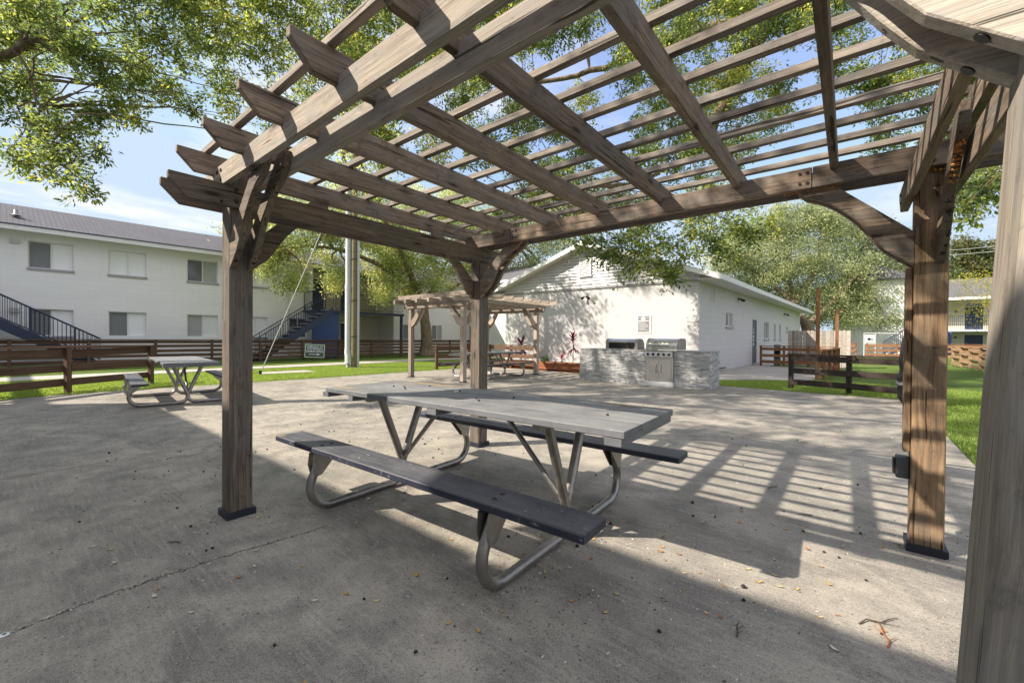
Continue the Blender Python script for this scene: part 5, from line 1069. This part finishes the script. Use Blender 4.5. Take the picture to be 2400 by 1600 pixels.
# tree belt far off, seen only in gaps
far_tree('tree_belt' if False else 'oak_tree','dark oak beyond the pale apartments, far right behind the roofs','tree',(14,95,0),[(14+r_.uniform(-14,14),95+r_.uniform(-4,4),r_.uniform(5,10.5),2.2) for _ in range(34)],'oakfar',.35,60,.8,((14,95,0),(14,95,3),(14,95,5)),.5,(((14,95,5),(12,95,8)),((14,95,5),(17,95,8))),group='trees beyond the buildings')

# ------------------------------------------------------------------ ground
G=MB(); G.quad((-400,-400,-.035),(400,-400,-.035),(400,400,-.035),(-400,400,-.035)); tag(G.build('lawn',W['lawn']),kind='structure')
# patio slab with slightly irregular outer edge
edge=[(4.15,-14),(4.18,4.6),(4.2,6.6),(4.10,10.62),(2.5,10.66),(.4,10.80),(-2.5,11.1),(-5.5,11.6),(-8.35,11.6),(-8.5,8),(-8.55,5),(-8.75,2.4),(-8.95,.6),(-8.85,-.4),(-8.7,-1.2),(-8.7,-14)]
def slab(name,pts,z0,z1,m,bev=.01):
    o=MB().prism(pts,z0,z1,axis='z').build(name,m,None,None,bev); return tag(o,kind='structure')
slab('patio',edge,-.10,0,W['concrete'])
slab('path',[(-14.95,-20),(-13.8,-20),(-13.45,0),(-13.8,4),(-13.75,9),(-13.9,14),(-12.2,22),(-13.3,22),(-15.0,13.5),(-15.05,9),(-14.9,4)],-.08,-.012,W['walk'],.004)
slab('path',[(-11.35,4.15),(-10.95,5.9),(-11.9,5.85),(-12.0,4.4)],-.08,-.015,W['walk'],.004)
slab('pavement',[(-.75,12.2),(.0,12.62),(.6,13.2),(2.35,14.6),(2.75,21.2),(.4,21.2),(.45,30),(-.1,30),(-.70,13.9)],-.08,-.008,W['walk'],.004)
slab('ground_bed',[(-8.3,11.61),(-2.9,11.15),(-.8,12.2),(-.76,13.86),(-9.2,13.86)],-.09,-.02,W['mulch'],0)
# expansion joint and crack
cr=MB()
def crack(pts,w):
    P=[Vector((*p,.0015)) for p in pts]; L_=[];Rr=[]
    for i,p in enumerate(P):
        d=(P[min(i+1,len(P)-1)]-P[max(i-1,0)]).normalized(); n=Vector((-d.y,d.x,0)); ww=w*random.uniform(.4,1.1); L_.append(p+n*ww); Rr.append(p-n*ww)
    o=len(cr.v); cr.v+=[tuple(v) for v in L_+Rr]; k=len(P)
    for i in range(k-1): cr.f.append((o+i,o+k+i,o+k+i+1,o+i+1)); cr.sm.append(False)
def jag(a,b,n,j):
    return [(a[0]+(b[0]-a[0])*i/n+random.gauss(0,j),a[1]+(b[1]-a[1])*i/n+random.gauss(0,j)) for i in range(n+1)]
crack(jag(CR[0],CR[1],24,.006)+jag(CR[1],CR[2],34,.008)[1:]+jag(CR[2],CR[3],24,.006)[1:],.0028)
tag(cr.build('ground_crack',plain('crack_shadow_dirt',(.05,.045,.038),.95)),kind='structure')
jt=MB()
for a,b in (((-8.6,5.05),(4.15,4.95)),((-2.2,-6),(-2.25,10.9))): 
    dx,dy=b[0]-a[0],b[1]-a[1]; l=math.hypot(dx,dy); nx,ny=-dy/l*.004,dx/l*.004; jt.add([(a[0]-nx,a[1]-ny,.0012),(b[0]-nx,b[1]-ny,.0012),(b[0]+nx,b[1]+ny,.0012),(a[0]+nx,a[1]+ny,.0012)],[(0,1,2,3)])
tag(jt.build('pavement_joint',plain('joint_dirt',(.10,.085,.065),.95)),kind='structure')
# grass blades near the patio
def blades(x0,x1,y0,y1,n,h,inside=None):
    P=np.column_stack([rng.uniform(x0,x1,n),rng.uniform(y0,y1,n),np.full(n,-.036)])
    if inside is not None: P=P[inside(P)]
    k=len(P); D=np.column_stack([rng.normal(0,.35,k),rng.normal(0,.35,k),np.ones(k)]); return P,D,h*rng.uniform(.6,1.3,k)
A=[blades(4.22,9.5,2.0,14,120000,.055),blades(-13.3,-9.0,-2,12,130000,.055,lambda p:(p[:,0]<-8.95)&~((p[:,0]>-12.1)&(p[:,0]<-10.9)&(p[:,1]>4.1)&(p[:,1]<5.95))),blades(-.7,4.1,10.85,14.5,40000,.055,lambda p:(p[:,1]<12.0+.0*p[:,0])|(p[:,0]>(p[:,1]-12.4)*1.05+.3)),blades(-12,-8.6,9,13,12000,.05)]
o=leaf_object('grass',W['blade'],np.concatenate([a[0] for a in A]),np.concatenate([a[1] for a in A]),np.concatenate([a[2] for a in A]),None,.12)
tag(o,'short green grass growing beside the patio','grass',kind='stuff')
# ------------------------------------------------------------------ litter on the patio
def lf(seed):
    r_=random.Random(seed); mb=MB(); n=5; v=[];f=[]; L_=.05; c=r_.uniform(-.35,.35)
    for i in range(n+1):
        t=i/n; w=.011*math.sin(math.pi*min(.97,t*.92+.06)); z=.002+.010*(t-.5)**2*4*(1+c); v+=[(L_*(t-.5),-w,z+.003),(L_*(t-.5),0,z),(L_*(t-.5),w,z+.003)]
    for i in range(n): f+=[(3*i,3*i+1,3*i+4,3*i+3),(3*i+1,3*i+2,3*i+5,3*i+4)]
    mb.add(v,f,True); return mb
cols=[(.47,.40,.30),(.55,.50,.42),(.50,.30,.08),(.34,.17,.07),(.58,.47,.20)]
lm=[plain('dry_leaf_%s'%n_,c_,.7,0,.15) for n_,c_ in zip(('tan','pale','amber','russet','straw'),cols)]
lab=['small tan dry leaf lying on the patio concrete','small pale dry leaf lying on the patio concrete','small amber leaf lying on the patio concrete','small russet leaf lying on the patio concrete','small straw coloured leaf lying on the patio concrete']
protos=[]
for i in range(5):
    o=lf(i).build('fallen_leaf',lm[i]); o['category']='leaf'; o['label']=lab[i]; o['group']='dry leaves scattered on the patio, '+['tan','pale','amber','russet','straw'][i]; protos.append(o)
r_=random.Random(77)
def spot(zone):
    x0,x1,y0,y1=zone; return r_.uniform(x0,x1),r_.uniform(y0,y1)
used=[False]*5
zones=[((.6,3.3,-.6,1.6),70,(0,1,1,2,3,4)),((2.2,3.4,1.2,2.3),34,(2,2,4,3,0)),((-2.5,.8,-.9,2.0),34,(0,1,1,4)),((-4,3.5,2,6),36,(0,1,2,4)),((1.3,2.4,.2,.9),12,(2,2,0,3))]
for z_,n_,cs in zones:
    for _ in range(n_):
        x,y=spot(z_); i=r_.choice(cs); p_=protos[i]
        if not used[i]: o=p_; used[i]=True
        else: o=p_.copy(); C.objects.link(o)
        o.location=(x,y,.001); s=r_.uniform(.35,.8); o.scale=(s,s,s); o.rotation_euler=(r_.uniform(-.15,.15),r_.uniform(-.1,.1),r_.uniform(0,6.3))
for i in range(5):
    if not used[i]: protos[i].location=(1+i*.2,-.2,.001)
ac=MB().lathe([(0,0),(.008,.002),(.0105,.007),(.008,.012),(.003,.014),(0,.018)],9).build('acorn_cap',W['acorn']); tag(ac,'dark acorn cap lying on the patio concrete','acorn cap','dark acorn caps scattered on the patio'); first=True
for k in range(150):
    x,y=(spot((-3.5,3.4,-.7,2.5)) if k<80 else spot((-5,3.5,1.5,6.5)))
    o=ac if first else ac.copy()
    if not first: C.objects.link(o)
    first=False; s=r_.uniform(.6,1.15); o.location=(x,y,0); o.scale=(s,s,s); o.rotation_euler=(r_.choice([0,.5,1.2]),0,r_.uniform(0,6))
# caps lying on the tabletop
for k in range(9):
    o=ac.copy(); C.objects.link(o); o['label']='dark acorn cap lying on the slate tabletop'; o['group']='dark acorn caps on the picnic tabletop'; s=.8; o.location=(r_.uniform(0,2.3),r_.uniform(.85,1.4),.786); o.scale=(s,s,s)
def twig(seed,m,L_):
    r_=random.Random(seed); mb=MB(); p=[(-L_/2,0,.004)]
    for i in range(4): p.append((p[-1][0]+L_/4,p[-1][1]+r_.uniform(-.02,.02)*L_/.2,.004+r_.uniform(0,.006)))
    mb.tube(p,[.0035,.003,.003,.0025,.001],5)
    for i in (1,2): mb.tube([p[i],(p[i][0]+.25*L_,p[i][1]+r_.choice([-1,1])*.18*L_,.008)],[.002,.001],4)
    return mb.build('twig',m)
def g2(x,y): return (x,y,0)
o=twig(1,W['twigo'],.17); tag(o,'short orange brown forked twig on the lit patch at lower right','twig'); o.location=(3.33,1.27,0); o.rotation_euler=(0,0,1.7)
o=twig(2,W['twig'],.20); tag(o,'grey brown twig lying just behind the orange twig','twig'); o.location=(3.33,1.36,0); o.rotation_euler=(0,0,.75)
for k in range(7):
    o=twig(k+5,W['twig'],r_.uniform(.05,.13)); tag(o,'thin grey brown twig lying on the patio concrete','twig','thin twigs scattered on the patio'); x,y=spot((-3,3.4,-.5,3.0)); o.location=(x,y,0); o.rotation_euler=(0,0,r_.uniform(0,6.3))
# fine crumbs: leaf fragments and grit nobody could count
n=7500; P=np.column_stack([rng.uniform(-6,4.05,n),rng.uniform(-1.2,7.5,n),np.full(n,.0015)])
dr=[]
for (cx_,cy_2,sp_,k_) in [(0,0,.16,90),(0,LY,.16,80),(LX,LY,.18,120),(1.93,.55,.20,160),(.39,.55,.20,110),(1.95,1.5,.3,110),(1.93,1.1,.12,60),(.4,1.1,.12,50),(2.6,.9,.4,90)]:
    q=rng.normal(size=(k_,2))*sp_*np.array([1,.8])+np.array([cx_,cy_2]); dr.append(np.column_stack([q,np.full(k_,.002)]))
for (xa_,ya_),(xb_,yb2) in zip(CR,CR[1:]):
    t_=rng.random(70)[:,None]; q=np.array([xa_,ya_])*(1-t_)+np.array([xb_,yb2])*t_+rng.normal(size=(70,2))*.012; dr.append(np.column_stack([q,np.full(70,.002)]))
P=np.vstack([P]+dr); n=len(P); D=rng.normal(size=(n,3))*np.array([1,1,.10])
tag(leaf_object('leaf_litter',leafm('leaf_crumbs',[(0,(.05,.04,.03)),(.45,(.12,.09,.06)),(.55,(.5,.46,.40)),(1,(.62,.58,.50))],.05),P,D,rng.uniform(.006,.018,n),None,.5),'fine leaf crumbs and grit scattered over the patio','leaf litter',kind='stuff')
# small crystal / bottle cap details
cp=MB().lathe([(0,.004),(.013,.004),(.016,0)],16).build('bottle_cap',W['white']); tag(cp,'white round bottle cap on the patio at the lower left corner','bottle cap'); cp.location=(*CAP,0)
MB().lathe([(.007,.0045),(0,.0046)],12).build('cap_emblem',W['navydoor'],cp)
# ------------------------------------------------------------------ apartment block behind the camera that throws the patio shade
sbk=thing('apartment_building','two-storey apartment block behind the viewer whose roof shades the near patio','building',(0,0,0))
def bblock(x0,x1,ye,z_e,dep):
    yw=ye-.55; mb=MB(); L_=x1-x0; hs=[]
    k=x0+1.2
    while k+1.3<x1: hs+= [(k-x0,k-x0+1.2,1.0,2.15),(k-x0,k-x0+1.2,3.65,4.8)]; k+=3.1
    wall_holes(mb,(x0,yw,0),(1,0,0),L_,z_e,hs,.1,(0,1,0)); mb.box((x0,yw-dep,0),(x1,yw-.12,z_e)); mb.build('wall',W['aptwall'],sbk)
    for q in hs: window(sbk,(x0,yw,0),(1,0,0),(0,1,0),*q,left='screen',right='blind')
    rise=dep*.5*.36+.2
    MB().add([(x0-.05,ye,z_e),(x1+.05,ye,z_e),(x1+.05,yw-dep/2,z_e+rise),(x0-.05,yw-dep/2,z_e+rise),(x1+.05,yw-dep-.5,z_e),(x0-.05,yw-dep-.5,z_e)],[(0,1,2,3),(3,2,4,5)]).build('roof',W['shingle'],sbk)
    MB().box((x0-.05,ye-.03,z_e-.18),(x1+.05,ye,z_e)).build('fascia',W['whitetrim'],sbk)
kx,ky=.77,.985
bblock(-10.25,-2.42,.66-5.2*ky,5.2,9); bblock(-2.28,9,1.215-5.2*ky,5.2,9)
cw=MB(); yb_=-.47-5.2*ky
cw.box((-24,yb_-.15,4.93),(-10.4,yb_,5.2)); cw.box((-24,yb_-.15,0),(-10.4,yb_,4.60)); 
for x in (-13.0,-12.55,-11.55,-10.9): cw.box((x,yb_-.14,4.599),(x+.22,yb_-.01,4.931))
cw.build('slotted_shade_wall',W['aptwall'],sbk)  # unseen wall added, slotted to shape lit patches at the slab edge
# ------------------------------------------------------------------ light, sky, camera
sc_=bpy.context.scene
el=math.atan2(1,math.hypot(kx,ky)); az=math.atan2(-ky,-kx)   # direction toward the sun in the xy plane
sd=Vector((-kx,-ky,1)).normalized()
sun=bpy.data.lights.new('sun','SUN'); sun.energy=SUN_E; sun.angle=R(.53); sun.color=(1,.90,.77)
so=bpy.data.objects.new('sun',sun); C.objects.link(so); so.rotation_euler=sd.to_track_quat('Z','Y').to_euler()
w=bpy.data.worlds.new('World'); sc_.world=w; w.use_nodes=True; nt=w.node_tree; N=NT(nt)
for n_ in list(nt.nodes): nt.nodes.remove(n_)
out=N.n('ShaderNodeOutputWorld'); bg=N.n('ShaderNodeBackground'); sky=N.n('ShaderNodeTexSky',sky_type='NISHITA'); sky.sun_disc=False; sky.sun_elevation=el
sky.sun_rotation=math.atan2(-kx,-ky)  # rotation measured clockwise from +Y
sky.air_density=1.0; sky.dust_density=.6; sky.ozone_density=2.2
tc=N.n('ShaderNodeTexCoord'); sp=N.n('ShaderNodeSeparateXYZ'); N.l(tc.outputs['Generated'],sp.inputs[0])
zc=N.math('MAXIMUM',sp.outputs['Z'],.04); cx=N.math('DIVIDE',sp.outputs['X'],zc); cy=N.math('DIVIDE',sp.outputs['Y'],zc); cb=N.n('ShaderNodeCombineXYZ'); N.l(cx,cb.inputs[0]); N.l(cy,cb.inputs[1])
nz=N.noise(N.map(cb.outputs[0],(.55,.35,1),CLOUD),1.0,9,.62,.25)
cl=N.ramp(nz,[(.51,0.),(.68,1.)])
skc=N.mix(.2,N.mix(1.,sky.outputs[0],(1.05,1.0,1.12),'MULTIPLY'),(2.9,3.1,3.5)); skc=N.mix(1.,skc,(2.25,2.8,3.5),'DARKEN'); col=N.mix(N.math('MULTIPLY',cl,.9),skc,(4.0,4.0,4.05))
dt=N.n('ShaderNodeVectorMath',operation='DOT_PRODUCT'); N.l(tc.outputs['Generated'],dt.inputs[0]); dt.inputs[1].default_value=tuple(Vector((.55,-.68,.48)).normalized())
back_fill=N.ramp(N.math('ADD',N.math('MULTIPLY',dt.outputs['Value'],.5),.5),[(.43,0.),(.68,1.)])   # added fill light: brightened unseen half of the sky behind the viewer
col=N.mix(back_fill,col,(3.8,3.9,4.5))
hz=N.math('POWER',N.math('SUBTRACT',1.,N.math('MAXIMUM',sp.outputs['Z'],0.)),7.)
N.l(col,bg.inputs[0]); bg.inputs[1].default_value=SKY_S; N.l(bg.outputs[0],out.inputs[0])
cam=bpy.data.cameras.new('camera'); co=bpy.data.objects.new('camera',cam); C.objects.link(co); sc_.camera=co
cam.sensor_width=36; cam.sensor_fit='HORIZONTAL'; cam.lens=972.3336/2400*36; cam.clip_start=.05; cam.clip_end=1500
r3=Vector((0.77669931,0.62981877,0.00815485)); u3=Vector((-0.01232609,0.00225374,0.99992149)); f3=Vector((-0.62975095,0.77673885,-0.00951368)); L3=Vector((3.20574779,-1.00934878,1.20842821))
co.matrix_world=Matrix(((r3.x,u3.x,-f3.x,L3.x),(r3.y,u3.y,-f3.y,L3.y),(r3.z,u3.z,-f3.z,L3.z),(0,0,0,1)))
vs=sc_.view_settings; vs.view_transform='Standard'; vs.look='None'; vs.exposure=EXPO; vs.gamma=1; vs.use_curve_mapping=False
cy_=sc_.cycles; cy_.use_denoising=True; cy_.max_bounces=8; cy_.diffuse_bounces=4; cy_.transmission_bounces=6; cy_.transparent_max_bounces=8
try: cy_.denoiser='OPENIMAGEDENOISE'; cy_.denoising_input_passes='RGB_ALBEDO_NORMAL'
except Exception: pass
